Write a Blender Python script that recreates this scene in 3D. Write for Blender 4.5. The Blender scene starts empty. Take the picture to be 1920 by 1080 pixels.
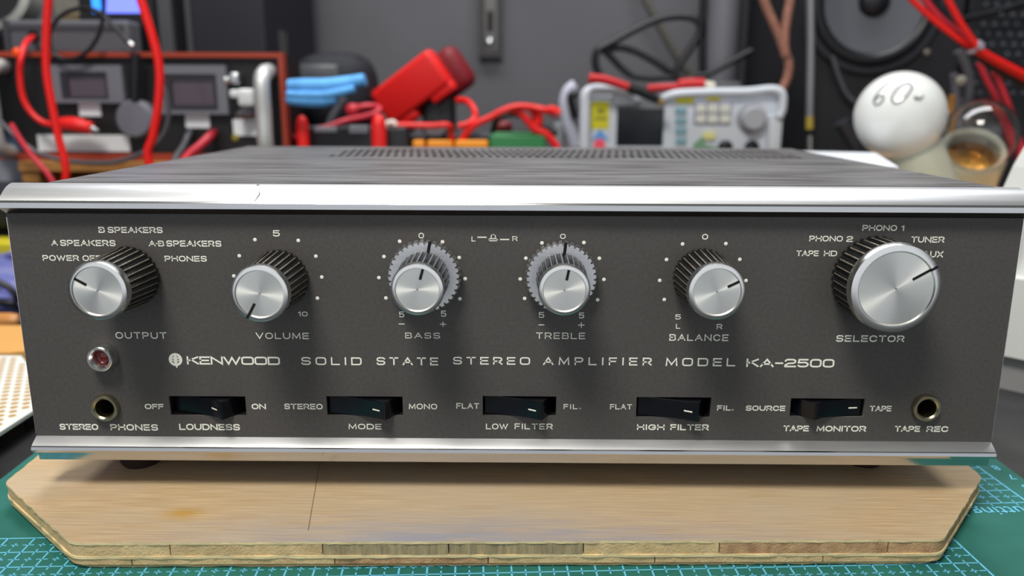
import bpy, bmesh, math, random
from mathutils import Vector, Matrix
random.seed(7)
S = bpy.context.scene
COL = S.collection
PI = math.pi

# ------------------------------------------------------------------ camera, light, exposure
CAM_POS = (0.001196, -0.263570, 0.113969)
CAM_RIGHT = (0.999969, 0.006701, 0.004186)
CAM_UP = (-0.005594, 0.226235, 0.974057)
CAM_LENS = 28.7397

cd = bpy.data.cameras.new('camera')
cam = bpy.data.objects.new('camera', cd)
COL.objects.link(cam)
_r, _u = Vector(CAM_RIGHT).normalized(), Vector(CAM_UP).normalized()
_b = _r.cross(_u)
cam.matrix_world = Matrix(((_r.x, _u.x, _b.x, CAM_POS[0]), (_r.y, _u.y, _b.y, CAM_POS[1]), (_r.z, _u.z, _b.z, CAM_POS[2]), (0, 0, 0, 1)))
cd.lens = CAM_LENS
cd.sensor_width = 36.0
cd.clip_start = 0.01
cd.clip_end = 50
cd.dof.use_dof = True
cd.dof.focus_distance = 0.272
cd.dof.aperture_fstop = 8.5
S.camera = cam

w = bpy.data.worlds.new('room_air')
S.world = w
w.use_nodes = True
w.node_tree.nodes['Background'].inputs[0].default_value = (0.90, 0.94, 1.0, 1)
w.node_tree.nodes['Background'].inputs[1].default_value = 0.92

def area_light(name, loc, target, sx, sy, power, color):
    l = bpy.data.lights.new(name, 'AREA')
    l.shape = 'RECTANGLE'; l.size = sx; l.size_y = sy; l.energy = power; l.color = color
    o = bpy.data.objects.new(name, l); COL.objects.link(o)
    o.location = loc
    o.rotation_euler = (Vector(target) - Vector(loc)).to_track_quat('-Z', 'Y').to_euler()
    return o
area_light('bench_tube_light', (0.04, 0.42, 0.98), (0.0, 0.12, 0.0), 1.15, 0.26, 11.0, (0.97, 0.985, 1.0))
area_light('bench_lamp', (-0.20, -0.44, 0.90), (0, 0.0, 0.03), 0.32, 0.22, 9.5, (1.0, 0.96, 0.88))

S.view_settings.view_transform = 'Standard'
S.view_settings.look = 'None'
S.view_settings.gamma = 1.0
S.view_settings.use_curve_mapping = False
S.view_settings.exposure = 0.0
S.cycles.use_denoising = True
S.cycles.max_bounces = 10

# ------------------------------------------------------------------ materials
MATS = {}
def lin(c):
    return tuple((x/12.92 if x <= 0.04045 else ((x+0.055)/1.055)**2.4) for x in [v/255 for v in c]) + (1,)
def mat(name, rgb, rough=0.5, metal=0.0, spec=0.5, noise=0.0, scale=60, stretch=(1, 1, 1), bump=0.0, bscale=None, coat=0.0, emit=None, estr=0.0, rgb2=None, aniso=0.0, radial=False, detail=4, trans=0.0, ior=1.45, alpha=1.0):
    if name in MATS: return MATS[name]
    m = bpy.data.materials.new(name); m.use_nodes = True
    nt = m.node_tree; N = nt.nodes; L = nt.links; p = N['Principled BSDF']
    p.inputs['Base Color'].default_value = lin(rgb)
    p.inputs['Roughness'].default_value = rough
    p.inputs['Metallic'].default_value = metal
    p.inputs['Specular IOR Level'].default_value = spec
    p.inputs['Coat Weight'].default_value = coat
    p.inputs['Transmission Weight'].default_value = trans
    p.inputs['IOR'].default_value = ior
    p.inputs['Anisotropic'].default_value = aniso
    if emit:
        p.inputs['Emission Color'].default_value = lin(emit); p.inputs['Emission Strength'].default_value = estr
    if radial:
        t = N.new('ShaderNodeTangent'); t.direction_type = 'RADIAL'; t.axis = 'Y'
        L.new(t.outputs[0], p.inputs['Tangent'])
    if noise or bump:
        tc = N.new('ShaderNodeTexCoord'); mp = N.new('ShaderNodeMapping')
        mp.inputs['Scale'].default_value = stretch
        L.new(tc.outputs['Object'], mp.inputs[0])
        nz = N.new('ShaderNodeTexNoise'); nz.inputs['Scale'].default_value = scale; nz.inputs['Detail'].default_value = detail
        L.new(mp.outputs[0], nz.inputs['Vector'])
        if noise:
            r = N.new('ShaderNodeValToRGB')
            c1 = lin(rgb); c2 = lin(rgb2) if rgb2 else tuple(min(1, x*(1+noise)) for x in c1[:3])+(1,)
            if not rgb2: c1 = tuple(x*(1-noise) for x in c1[:3])+(1,)
            r.color_ramp.elements[0].position = 0.33; r.color_ramp.elements[1].position = 0.67
            r.color_ramp.elements[0].color = c1; r.color_ramp.elements[1].color = c2
            L.new(nz.outputs['Fac'], r.inputs[0]); L.new(r.outputs[0], p.inputs['Base Color'])
        if bump:
            n2 = N.new('ShaderNodeTexNoise'); n2.inputs['Scale'].default_value = bscale or scale; n2.inputs['Detail'].default_value = 3
            L.new(mp.outputs[0], n2.inputs['Vector'])
            b = N.new('ShaderNodeBump'); b.inputs['Strength'].default_value = bump; b.inputs['Distance'].default_value = 0.0004
            L.new(n2.outputs['Fac'], b.inputs['Height']); L.new(b.outputs[0], p.inputs['Normal'])
    MATS[name] = m
    return m

def wood_top_mat():
    m = bpy.data.materials.new('worn_plywood_face'); m.use_nodes = True
    nt = m.node_tree; N = nt.nodes; L = nt.links; p = N['Principled BSDF']
    p.inputs['Roughness'].default_value = 0.42
    tc = N.new('ShaderNodeTexCoord')
    def noise(stretch, scale, detail=4):
        mp = N.new('ShaderNodeMapping'); mp.inputs['Scale'].default_value = stretch
        L.new(tc.outputs['Object'], mp.inputs[0])
        n = N.new('ShaderNodeTexNoise'); n.inputs['Scale'].default_value = scale; n.inputs['Detail'].default_value = detail
        L.new(mp.outputs[0], n.inputs['Vector']); return n
    def ramp(src, p0, p1, c0, c1):
        r = N.new('ShaderNodeValToRGB'); r.color_ramp.elements[0].position = p0; r.color_ramp.elements[1].position = p1
        r.color_ramp.elements[0].color = c0; r.color_ramp.elements[1].color = c1
        L.new(src, r.inputs[0]); return r
    def mix(fac, a, b, blend='MIX'):
        x = N.new('ShaderNodeMix'); x.data_type = 'RGBA'; x.blend_type = blend
        if isinstance(fac, float): x.inputs['Factor'].default_value = fac
        else: L.new(fac, x.inputs['Factor'])
        L.new(a, x.inputs['A']); L.new(b, x.inputs['B']); return x
    g = noise((13, 420, 1), 4, 8)                     # fine grain along x
    grain = ramp(g.outputs['Fac'], 0.28, 0.72, lin((184, 152, 112)), lin((222, 196, 156)))
    c = noise((1, 2.2, 1), 14, 3)                    # cloudy patches of wear
    patch = ramp(c.outputs['Fac'], 0.40, 0.68, (0, 0, 0, 1), (0.7, 0.7, 0.7, 1))
    grey = N.new('ShaderNodeRGB'); grey.outputs[0].default_value = lin((196, 180, 156))
    m1 = mix(patch.outputs[0], grain.outputs[0], grey.outputs[0])
    # blue-grey tint over the middle of the front edge
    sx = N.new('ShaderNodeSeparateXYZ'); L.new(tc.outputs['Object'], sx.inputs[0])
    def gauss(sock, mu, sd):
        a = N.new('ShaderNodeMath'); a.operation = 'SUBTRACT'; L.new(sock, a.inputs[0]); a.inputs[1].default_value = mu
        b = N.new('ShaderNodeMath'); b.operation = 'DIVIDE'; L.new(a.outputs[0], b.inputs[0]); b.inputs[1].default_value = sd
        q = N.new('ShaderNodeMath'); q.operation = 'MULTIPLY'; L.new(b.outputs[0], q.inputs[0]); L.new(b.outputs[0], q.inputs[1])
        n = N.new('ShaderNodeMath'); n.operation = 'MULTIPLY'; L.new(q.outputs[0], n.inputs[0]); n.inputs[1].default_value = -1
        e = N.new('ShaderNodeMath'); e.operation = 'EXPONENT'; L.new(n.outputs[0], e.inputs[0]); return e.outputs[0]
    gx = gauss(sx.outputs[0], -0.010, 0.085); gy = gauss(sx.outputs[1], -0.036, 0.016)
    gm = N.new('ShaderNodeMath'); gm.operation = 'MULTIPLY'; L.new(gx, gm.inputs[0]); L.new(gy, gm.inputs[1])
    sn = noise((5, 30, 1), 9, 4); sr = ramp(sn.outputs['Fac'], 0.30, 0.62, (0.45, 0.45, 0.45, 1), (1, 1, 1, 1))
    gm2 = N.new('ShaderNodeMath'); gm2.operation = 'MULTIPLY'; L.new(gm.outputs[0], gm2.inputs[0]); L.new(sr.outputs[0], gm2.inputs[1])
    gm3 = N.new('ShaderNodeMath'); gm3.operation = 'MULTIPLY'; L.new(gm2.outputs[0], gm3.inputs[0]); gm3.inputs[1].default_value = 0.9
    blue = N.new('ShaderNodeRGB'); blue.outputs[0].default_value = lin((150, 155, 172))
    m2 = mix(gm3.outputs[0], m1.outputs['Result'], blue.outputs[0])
    # one yellow glue stain
    qx = gauss(sx.outputs[0], -0.1075, 0.006); qy = gauss(sx.outputs[1], -0.0185, 0.0035)
    qm = N.new('ShaderNodeMath'); qm.operation = 'MULTIPLY'; L.new(qx, qm.inputs[0]); L.new(qy, qm.inputs[1])
    q2 = N.new('ShaderNodeMath'); q2.operation = 'MULTIPLY'; L.new(qm.outputs[0], q2.inputs[0]); L.new(sr.outputs[0], q2.inputs[1])
    yel = N.new('ShaderNodeRGB'); yel.outputs[0].default_value = lin((196, 148, 40))
    m3 = mix(q2.outputs[0], m2.outputs['Result'], yel.outputs[0])
    L.new(m3.outputs['Result'], p.inputs['Base Color'])
    b = N.new('ShaderNodeBump'); b.inputs['Strength'].default_value = 0.35; b.inputs['Distance'].default_value = 0.0003
    L.new(g.outputs['Fac'], b.inputs['Height']); L.new(b.outputs[0], p.inputs['Normal'])
    return m

# ------------------------------------------------------------------ mesh helpers
def obj(name, bm, m, parent=None, smooth=None, loc=None):
    me = bpy.data.meshes.new(name)
    if smooth is not None:
        bm.normal_update()
        for f in bm.faces: f.smooth = True
        for e in bm.edges:
            if len(e.link_faces) == 2 and e.calc_face_angle(0) > math.radians(smooth): e.smooth = False
    bm.to_mesh(me); bm.free()
    for k in (m if isinstance(m, (list, tuple)) else [m]): me.materials.append(k)
    o = bpy.data.objects.new(name, me); COL.objects.link(o)
    if loc is not None: o.location = loc
    if parent is not None: attach(o, parent)
    return o
def world_of(o):
    if o.parent is None: return Matrix.LocRotScale(o.location, o.rotation_euler, o.scale)
    return world_of(o.parent) @ o.matrix_parent_inverse @ Matrix.LocRotScale(o.location, o.rotation_euler, o.scale)
def attach(o, parent):
    o.parent = parent; o.matrix_parent_inverse = world_of(parent).inverted()
def thing(name, label, cat, loc=(0, 0, 0), group=None):
    o = bpy.data.objects.new(name, None); COL.objects.link(o); o.location = loc; o.empty_display_size = 0.01
    tag(o, label, cat, group); return o
def tag(o, label=None, cat=None, group=None, kind=None):
    if label: o['label'] = label
    if cat: o['category'] = cat
    if group: o['group'] = group
    if kind: o['kind'] = kind
    return o
def new(): return bmesh.new()
def box(bm, x0, x1, y0, y1, z0, z1, mi=0):
    v = [bm.verts.new((x, y, z)) for z in (z0, z1) for y in (y0, y1) for x in (x0, x1)]
    fs = [(0, 2, 3, 1), (4, 5, 7, 6), (0, 1, 5, 4), (1, 3, 7, 5), (3, 2, 6, 7), (2, 0, 4, 6)]
    for f in fs: bm.faces.new([v[i] for i in f]).material_index = mi
def rbox(bm, x0, x1, y0, y1, z0, z1, r=0.002, seg=3, M=None, mi=0):
    t = bmesh.new(); box(t, x0, x1, y0, y1, z0, z1, mi)
    r = min(r, 0.49*min(x1-x0, y1-y0, z1-z0))
    bmesh.ops.bevel(t, geom=list(t.edges), offset=r, segments=seg, profile=0.5, affect='EDGES')
    merge(bm, t, M, mi)
def merge(bm, t, M=None, mi=None):
    if M is not None: bmesh.ops.transform(t, matrix=M, verts=t.verts)
    d = {v: bm.verts.new(v.co) for v in t.verts}
    for f in t.faces:
        try:
            n = bm.faces.new([d[v] for v in f.verts]); n.material_index = f.material_index if mi is None else mi
        except ValueError: pass
    t.free()
def frame_from(axis):
    z = Vector(axis).normalized()
    x = Vector((0, 0, 1)).cross(z)
    if x.length < 1e-4: x = Vector((1, 0, 0))
    x.normalize(); y = z.cross(x)
    return x, y, z
def lathe(bm, prof, origin=(0, 0, 0), axis=(0, -1, 0), n=32, cap0=False, cap1=False, rad=None, mi=0):
    """prof: list of (radius, height along axis)."""
    x, y, z = frame_from(axis); o = Vector(origin); rings = []
    for k, (r, h) in enumerate(prof):
        if r < 1e-7: rings.append([bm.verts.new(o+z*h)]); continue
        ring = []
        for i in range(n):
            a = 2*PI*i/n; rr = r*(rad(i, k) if rad else 1)
            ring.append(bm.verts.new(o + z*h + x*(rr*math.cos(a)) + y*(rr*math.sin(a))))
        rings.append(ring)
    for A, B in zip(rings, rings[1:]):
        if len(A) == 1 and len(B) == 1: continue
        for i in range(n):
            j = (i+1) % n
            if len(A) == 1: f = bm.faces.new((A[0], B[i], B[j]))
            elif len(B) == 1: f = bm.faces.new((A[i], A[j], B[0]))
            else: f = bm.faces.new((A[i], A[j], B[j], B[i]))
            f.material_index = mi
    if cap0 and len(rings[0]) > 1: bm.faces.new(rings[0][::-1]).material_index = mi
    if cap1 and len(rings[-1]) > 1: bm.faces.new(rings[-1]).material_index = mi
    bmesh.ops.recalc_face_normals(bm, faces=bm.faces)
def catmull(pts, sub=8, closed=False):
    P = [Vector(p) for p in pts]; out = []; n = len(P)
    rng = range(n if closed else n-1)
    for i in rng:
        p1, p2 = P[i], P[(i+1) % n]
        p0 = P[i-1] if (i > 0 or closed) else p1*2-p2
        p3 = P[(i+2) % n] if (i+2 < n or closed) else p2*2-p1
        for k in range(sub):
            t = k/sub
            out.append(0.5*((2*p1)+(p2-p0)*t+(2*p0-5*p1+4*p2-p3)*t*t+(3*p1-p0-3*p2+p3)*t**3))
    if not closed: out.append(P[-1])
    return out
def tube(bm, pts, r, n=8, sub=8, closed=False, raw=False, mi=0, cap=True):
    P = [Vector(p) for p in pts] if raw else catmull(pts, sub, closed)
    m = len(P); T = []
    for i in range(m):
        a = P[i-1] if (i > 0 or closed) else P[i]
        b = P[(i+1) % m] if (i < m-1 or closed) else P[i]
        d = (b-a); T.append(d.normalized() if d.length > 1e-9 else Vector((0, 0, 1)))
    x, y, z = frame_from(T[0]); rings = []
    for i in range(m):
        x = (x - T[i]*x.dot(T[i])).normalized(); y = T[i].cross(x)
        rr = r(i/(m-1)) if callable(r) else r
        rings.append([bm.verts.new(P[i]+x*(rr*math.cos(2*PI*k/n))+y*(rr*math.sin(2*PI*k/n))) for k in range(n)])
    for i in range(m if closed else m-1):
        A, B = rings[i], rings[(i+1) % m]
        for k in range(n):
            bm.faces.new((A[k], A[(k+1) % n], B[(k+1) % n], B[k])).material_index = mi
    if cap and not closed:
        bm.faces.new(rings[0][::-1]).material_index = mi; bm.faces.new(rings[-1]).material_index = mi
def prism(bm, poly, lo, hi, plane='yz', mi=0, mis=None):
    """extrude a 2D polygon; plane 'yz' extrudes along x, 'xy' along z, 'xz' along y."""
    def P(a, b, t):
        return {'yz': (t, a, b), 'xy': (a, b, t), 'xz': (a, t, b)}[plane]
    A = [bm.verts.new(P(a, b, lo)) for a, b in poly]; B = [bm.verts.new(P(a, b, hi)) for a, b in poly]
    n = len(poly); fs = [bm.faces.new(A), bm.faces.new(B[::-1])]
    for f in fs: f.material_index = mi
    for i in range(n):
        f = bm.faces.new((A[i], B[i], B[(i+1) % n], A[(i+1) % n])); f.material_index = mis[i] if mis else mi; fs.append(f)
    bmesh.ops.recalc_face_normals(bm, faces=fs)
def plate_with_holes(outer, holes, thick, M):
    """2D filled curve with holes, extruded; returned as bmesh in the XY plane moved by M."""
    cu = bpy.data.curves.new('tmp', 'CURVE'); cu.dimensions = '2D'; cu.fill_mode = 'BOTH'; cu.extrude = thick/2
    for loop in [outer]+holes:
        sp = cu.splines.new('POLY'); sp.points.add(len(loop)-1); sp.use_cyclic_u = True
        for p, (x, y) in zip(sp.points, loop): p.co = (x, y, 0, 1)
    o = bpy.data.objects.new('tmp', cu); COL.objects.link(o)
    dg = bpy.context.evaluated_depsgraph_get()
    me = bpy.data.meshes.new_from_object(o.evaluated_get(dg))
    bm = bmesh.new(); bm.from_mesh(me)
    bpy.data.objects.remove(o); bpy.data.curves.remove(cu); bpy.data.meshes.remove(me)
    bmesh.ops.remove_doubles(bm, verts=bm.verts, dist=1e-7)
    bmesh.ops.transform(bm, matrix=M, verts=bm.verts)
    bmesh.ops.recalc_face_normals(bm, faces=bm.faces)
    return bm
def circle(cx, cy, r, n=24): return [(cx+r*math.cos(2*PI*i/n), cy+r*math.sin(2*PI*i/n)) for i in range(n)]
def blob(bm, c, sx, sy, sz, p=2.6, M=None, n=20):
    """superellipsoid"""
    t = bmesh.new(); bmesh.ops.create_uvsphere(t, u_segments=n, v_segments=n//2+2, radius=1)
    for v in t.verts:
        q = v.co; s = (abs(q.x)**p+abs(q.y)**p+abs(q.z)**p)**(-1/p)
        v.co = Vector((q.x*s*sx, q.y*s*sy, q.z*s*sz))
    R = (M or Matrix.Identity(4)); R = Matrix.Translation(c) @ R
    merge(bm, t, R)

# ------------------------------------------------------------------ stroke lettering (single-line alphabet, uniform pen)
def rr(w, h=1.0, k=0.34, open_=None):
    """rounded rectangle loop, counter-clockwise from the middle of the right side"""
    kx, ky = min(k, w/2), min(k, h/2); out = []
    for cx, cy, a0 in ((w-kx, h-ky, 0), (kx, h-ky, 90), (kx, ky, 180), (w-kx, ky, 270)):
        for i in range(5):
            a = math.radians(a0+22.5*i); out.append((cx+kx*math.cos(a), cy+ky*math.sin(a)))
    return out
def glyph(ch, k):
    W = 0.95
    def arc(cx, cy, rx, ry, a0, a1, n=6):
        return [(cx+rx*math.cos(math.radians(a0+(a1-a0)*i/n)), cy+ry*math.sin(math.radians(a0+(a1-a0)*i/n))) for i in range(n+1)]
    O = rr(W, 1, k)
    if ch in 'O0': 
        o = rr(W if ch == 'O' else 0.82, 1, k); return (W if ch == 'O' else 0.82), [o+[o[0]]]
    if ch == 'A': return 1.0, [[(0, 0), (.5, 1), (1.0, 0)], [(.19, .34), (.81, .34)]]
    if ch == 'B': return .85, [[(.85-.28, .53), (0, .53), (0, 1), (.55, 1)]+arc(.55, .765, .25, .235, 90, -90)[1:], [(0, .53), (0, 0), (.57, 0)]+arc(.57, .265, .28, .265, -90, 90)[1:]]
    if ch == 'C': return .92, [arc(.92-k, 1-k, k, k, 25, 90)+arc(k, 1-k, k, k, 90, 180)+arc(k, k, k, k, 180, 270)+arc(.92-k, k, k, k, 270, 335)]
    if ch == 'D': return .92, [[(0, 0), (0, 1), (.92-k, 1)]+arc(.92-k, 1-k, k, k, 90, 0)+arc(.92-k, k, k, k, 0, -90)+[(0, 0)]]
    if ch == 'E': return .78, [[(.78, 1), (0, 1), (0, 0), (.78, 0)], [(0, .51), (.70, .51)]]
    if ch == 'F': return .75, [[(.75, 1), (0, 1), (0, 0)], [(0, .50), (.66, .50)]]
    if ch == 'G': return .95, [arc(.95-k, 1-k, k, k, 25, 90)+arc(k, 1-k, k, k, 90, 180)+arc(k, k, k, k, 180, 270)+arc(.95-k, k, k, k, 270, 360)+[(.95, .46), (.55, .46)]]
    if ch == 'H': return .9, [[(0, 0), (0, 1)], [(.9, 0), (.9, 1)], [(0, .51), (.9, .51)]]
    if ch == 'I': return .06, [[(.03, 0), (.03, 1)]]
    if ch == 'K': return .9, [[(0, 0), (0, 1)], [(.88, 1), (.06, .46)], [(.30, .62), (.9, 0)]]
    if ch == 'L': return .75, [[(0, 1), (0, 0), (.75, 0)]]
    if ch == 'M': return 1.05, [[(0, 0), (0.06, 1), (.525, .12), (.99, 1), (1.05, 0)]]
    if ch == 'N': return .92, [[(0, 0), (0, 1), (.92, 0), (.92, 1)]]
    if ch == 'P': return .82, [[(0, 0), (0, 1), (.54, 1)]+arc(.54, .71, .28, .29, 90, -90)[1:]+[(0, .42)]]
    if ch == 'R': return .86, [[(0, 0), (0, 1), (.57, 1)]+arc(.57, .72, .28, .28, 90, -90)[1:]+[(0, .44)], [(.45, .44), (.86, 0)]]
    if ch == 'S': return .84, [arc(.60, .76, .24, .24, 20, 90)+arc(.25, .75, .23, .25, 90, 270)[0:]+[(.58, .50)]+arc(.60, .25, .24, .25, 90, -90)+arc(.24, .25, .24, .25, 270, 200)]
    if ch == 'T': return .86, [[(0, 1), (.86, 1)], [(.43, 1), (.43, 0)]]
    if ch == 'U': return .9, [[(0, 1)]+arc(k, k, k, k, 180, 270)+arc(.9-k, k, k, k, 270, 360)+[(.9, 1)]]
    if ch == 'V': return .95, [[(0, 1), (.475, 0), (.95, 1)]]
    if ch == 'W': return 1.35, [[(0, 1), (.36, 0), (.675, .95), (.99, 0), (1.35, 1)]]
    if ch == 'X': return .9, [[(0, 0), (.9, 1)], [(0, 1), (.9, 0)]]
    if ch == '1': return .28, [[(0, .80), (.24, 1), (.24, 0)]]
    if ch == '2': return .84, [arc(.24, .76, .24, .24, 170, 90)+arc(.58, .74, .26, .26, 90, -70)+[(.25, .44), (0, .20), (0, 0), (.84, 0)]]
    if ch == '5': return .80, [[(.76, 1), (.06, 1), (.02, .57), (.52, .60)]+arc(.52, .30, .28, .30, 90, -90)+arc(.24, .24, .24, .24, 270, 200)]
    if ch == '6': return .8, [[(.55, 1), (.2, .7)]+arc(.4, .3, .4, .3, 160, 520, 12)]
    if ch == '7': return .8, [[(0, 1), (.8, 1), (.3, 0)]]
    if ch == '8': return .8, [arc(.4, .75, .32, .25, -90, 270, 10), arc(.4, .25, .4, .25, 90, 450, 10)]
    if ch == '-': return .55, [[(0, .47), (.55, .47)]]
    if ch == '+': return .8, [[(0, .45), (.8, .45)], [(.4, .05), (.4, .85)]]
    if ch == '.': return .10, [[(.05, 0), (.05, .10)]]
    if ch == '*': return .14, [[(.0, .5), (.14, .5)]]
    return .55, []
def ribbon(P2, t, closed):
    """left/right offsets of a 2D polyline with mitred joints"""
    n = len(P2); out = []
    for i in range(n):
        p = Vector(P2[i])
        a = Vector(P2[i-1]) if i > 0 else (Vector(P2[n-2]) if closed else None)
        b = Vector(P2[i+1]) if i < n-1 else (Vector(P2[1]) if closed else None)
        d1 = (p-a).normalized() if a is not None else None
        d2 = (b-p).normalized() if b is not None else None
        if d1 is None: d1 = d2; p = p - d1*t*0.45
        elif d2 is None: d2 = d1; p = p + d1*t*0.45
        nn = Vector((-d1.y, d1.x))+Vector((-d2.y, d2.x))
        if nn.length < 1e-6: nn = Vector((-d1.y, d1.x))
        nn.normalize(); c = max(0.5, nn.dot(Vector((-d1.y, d1.x))))
        out.append((p+nn*(t/2/c), p-nn*(t/2/c)))
    return out
def dedupe(st):
    o = [st[0]]
    for q in st[1:]:
        if abs(q[0]-o[-1][0])+abs(q[1]-o[-1][1]) > 1e-5: o.append(q)
    return o
def letters(bm, text, x0, x1, z0, z1, gap, t, k=0.42, place=None):
    """fit the text into x0..x1 / z0..z1; t is the pen width as a share of the height"""
    h = z1-z0; th = t; G = [glyph(c, k) for c in text]
    inner = 1-th
    tot = sum(g[0] for g in G)+gap*(len(G)-1)
    sx = (x1-x0-th*h)/tot; sz = h*inner; x = x0+th*h/2
    place = place or (lambda a, b: (a, -0.00006, b))
    for (gw, strokes), ch in zip(G, text):
        for st in strokes:
            q = dedupe([(x+a*sx, z0+th*h/2+b*sz) for a, b in st])
            closed = len(q) > 3 and abs(q[0][0]-q[-1][0])+abs(q[0][1]-q[-1][1]) < 1e-5
            off = ribbon(q, th*h, closed)
            vs = [(bm.verts.new(place(*a)), bm.verts.new(place(*b))) for a, b in off]
            for A, B in zip(vs, vs[1:]): bm.faces.new((A[0], A[1], B[1], B[0]))
        x += (gw+gap)*sx
    return bm

# ------------------------------------------------------------------ palette
M_PANEL = mat('panel_black_anodised', (78, 75, 73), 0.60, 0.0, 0.4, noise=0.10, scale=900, bump=0.10, bscale=2500)
M_PRINT = mat('cream_print', (244, 244, 230), 0.6)
M_SATIN = mat('satin_aluminium', (212, 213, 215), 0.40, 1.0, noise=0.05, scale=60, stretch=(1, 30, 30), bump=0.03)
M_POL = mat('polished_aluminium', (196, 197, 198), 0.14, 1.0, noise=0.04, scale=40, stretch=(1, 20, 20))
M_COVER = mat('dusty_black_vinyl', (84, 82, 82), 0.40, 0.0, 0.5, noise=0.5, rgb2=(122, 122, 124), scale=26, stretch=(1, 5, 1), bump=0.5, bscale=420, detail=6)
M_CHASSIS = mat('dark_chassis', (24, 24, 26), 0.6)
M_KNOB = mat('black_knob_plastic', (20, 20, 23), 0.33, 0.0, 0.5, noise=0.25, scale=500)
M_RIB = mat('knob_rib_highlight', (168, 158, 140), 0.4, 0.3, noise=0.4, scale=900)
M_TURN = mat('turned_aluminium', (232, 232, 226), 0.40, 1.0, aniso=0.85, radial=True)
M_RING = mat('bright_aluminium_rim', (226, 226, 223), 0.24, 1.0)
M_BLACK = mat('black_plastic', (17, 17, 20), 0.35)
M_GLOSSBLK = mat('glossy_black_plastic', (13, 14, 20), 0.16)
M_VOID = mat('dark_recess', (5, 5, 6), 0.8)
M_NICKEL = mat('worn_nickel', (178, 168, 140), 0.30, 1.0, noise=0.15, scale=500)
M_RUBBER = mat('brown_black_rubber', (44, 30, 28), 0.6)
M_JEWEL = mat('red_lamp_jewel', (110, 26, 22), 0.12, 0.0, 0.6, noise=0.3, scale=600)
M_RED = mat('red_cable_sheath', (226, 26, 22), 0.34)
M_RED2 = mat('red_plastic', (232, 34, 32), 0.40)
M_DKRED = mat('dark_red_plastic', (120, 18, 30), 0.45)
M_PINK = mat('faded_red_sheath', (196, 44, 60), 0.4)
M_GREYC = mat('grey_cable_sheath', (78, 78, 84), 0.4)
M_BLKC = mat('black_cable_sheath', (22, 23, 28), 0.35)
M_SILVER = mat('silver_metal', (200, 202, 204), 0.28, 1.0)
M_STICK = mat('white_sticker', (226, 232, 236), 0.6)
M_WALL = mat('grey_painted_wall', (98, 97, 102), 0.85, noise=0.05, scale=8)

# ------------------------------------------------------------------ the setting
bm = new(); box(bm, -1.5, 1.5, 0.85, 0.90, -0.75, 1.10)
tag(obj('wall_back', bm, M_WALL), kind='structure')
bm = new(); box(bm, -1.5, 1.5, -1.6, 0.90, -0.80, -0.75)
tag(obj('floor', bm, mat('grey_floor', (110, 106, 100), .7)), kind='structure')
bm = new(); box(bm, -1.5, 1.5, -1.6, 0.90, 1.10, 1.15)
tag(obj('ceiling', bm, mat('white_ceiling', (220, 220, 216), .9)), kind='structure')
for s_, n_ in ((-1, 'wall_left'), (1, 'wall_right')):
    bm = new(); box(bm, min(s_*1.5, s_*1.55), max(s_*1.5, s_*1.55), -1.6, 0.90, -0.75, 1.10)
    tag(obj(n_, bm, M_WALL), kind='structure')
BZ = -0.0308
t = thing('workbench', 'black scuffed workbench top under the mat and everything else', 'workbench', (0, 0.25, BZ))
M_BENCH = mat('scuffed_black_bench', (30, 30, 32), 0.30, noise=0.3, rgb2=(58, 58, 60), scale=22, bump=0.25, bscale=90, detail=6)
bm = new(); rbox(bm, -1.2, 1.2, -0.35, 0.845, BZ-0.03, BZ, 0.002); obj('worktop', bm, M_BENCH, t)
bm = new(); rbox(bm, -1.2, 1.2, -0.345, -0.32, BZ-0.09, BZ-0.03, 0.002); obj('front_rail', bm, M_BENCH, t)

# ------------------------------------------------------------------ cutting mat
t = thing('cutting_mat', 'green cutting mat with light blue grid under the plywood board', 'cutting mat', (0, 0.1, BZ))
MZ = -0.0293
M_MAT = mat('green_mat', (28, 100, 90), 0.62, noise=0.2, rgb2=(44, 116, 106), scale=40, bump=0.25, bscale=600)
M_LINE = mat('light_blue_print', (110, 200, 236), 0.6)
bm = new(); prism(bm, [(-0.1935, -0.075), (0.2003, -0.075), (0.1935, 0.32), (-0.2050, 0.32)], BZ, MZ, 'xy'); obj('mat_sheet', bm, M_MAT, t)
def seg(bm, a, b, wd, z):
    a, b = Vector(a), Vector(b); d = (b-a).normalized(); n = Vector((-d.y, d.x))*wd/2
    bm.faces.new([bm.verts.new((p.x, p.y, z)) for p in (a-n, b-n, b+n, a+n)])
def grid_block(bm, org, rot, p, i0, i1, j0, j1, right_ticks=True):
    c, s = math.cos(rot), math.sin(rot)
    def T(u, v): return (org[0]+p*(u*c-v*s), org[1]+p*(u*s+v*c))
    z = MZ+0.00005
    for i in range(i0, i1+1): seg(bm, T(i, j0), T(i, j1), 0.00055 if i < i1 else 0.0007, z)
    for j in range(j0, j1+1): seg(bm, T(i0, j), T(i1, j), 0.00052, z)
    for i in range(i0, i1):
        for j in range(j0, j1):
            u, v = i+.5, j+.5
            seg(bm, T(u-.13, v), T(u+.13, v), 0.00044, z); seg(bm, T(u, v-.13), T(u, v+.13), 0.00044, z)
            seg(bm, T(i+.5, j-.21), T(i+.5, j+.21), 0.00044, z); seg(bm, T(i-.21, j+.5), T(i+.21, j+.5), 0.00044, z)
            if i == i1-1: seg(bm, T(i1-.3, j+.5), T(i1, j+.5), 0.00044, z)
bm = new()
grid_block(bm, (0.1483, -0.0205), math.radians(2.9), 0.00875, -38, 0, -5, 2)
grid_block(bm, (0.1886, 0.0112), math.radians(3.6), 0.0096, -6, 0, 0, 8)
obj('grid_lines', bm, M_LINE, t)
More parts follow.
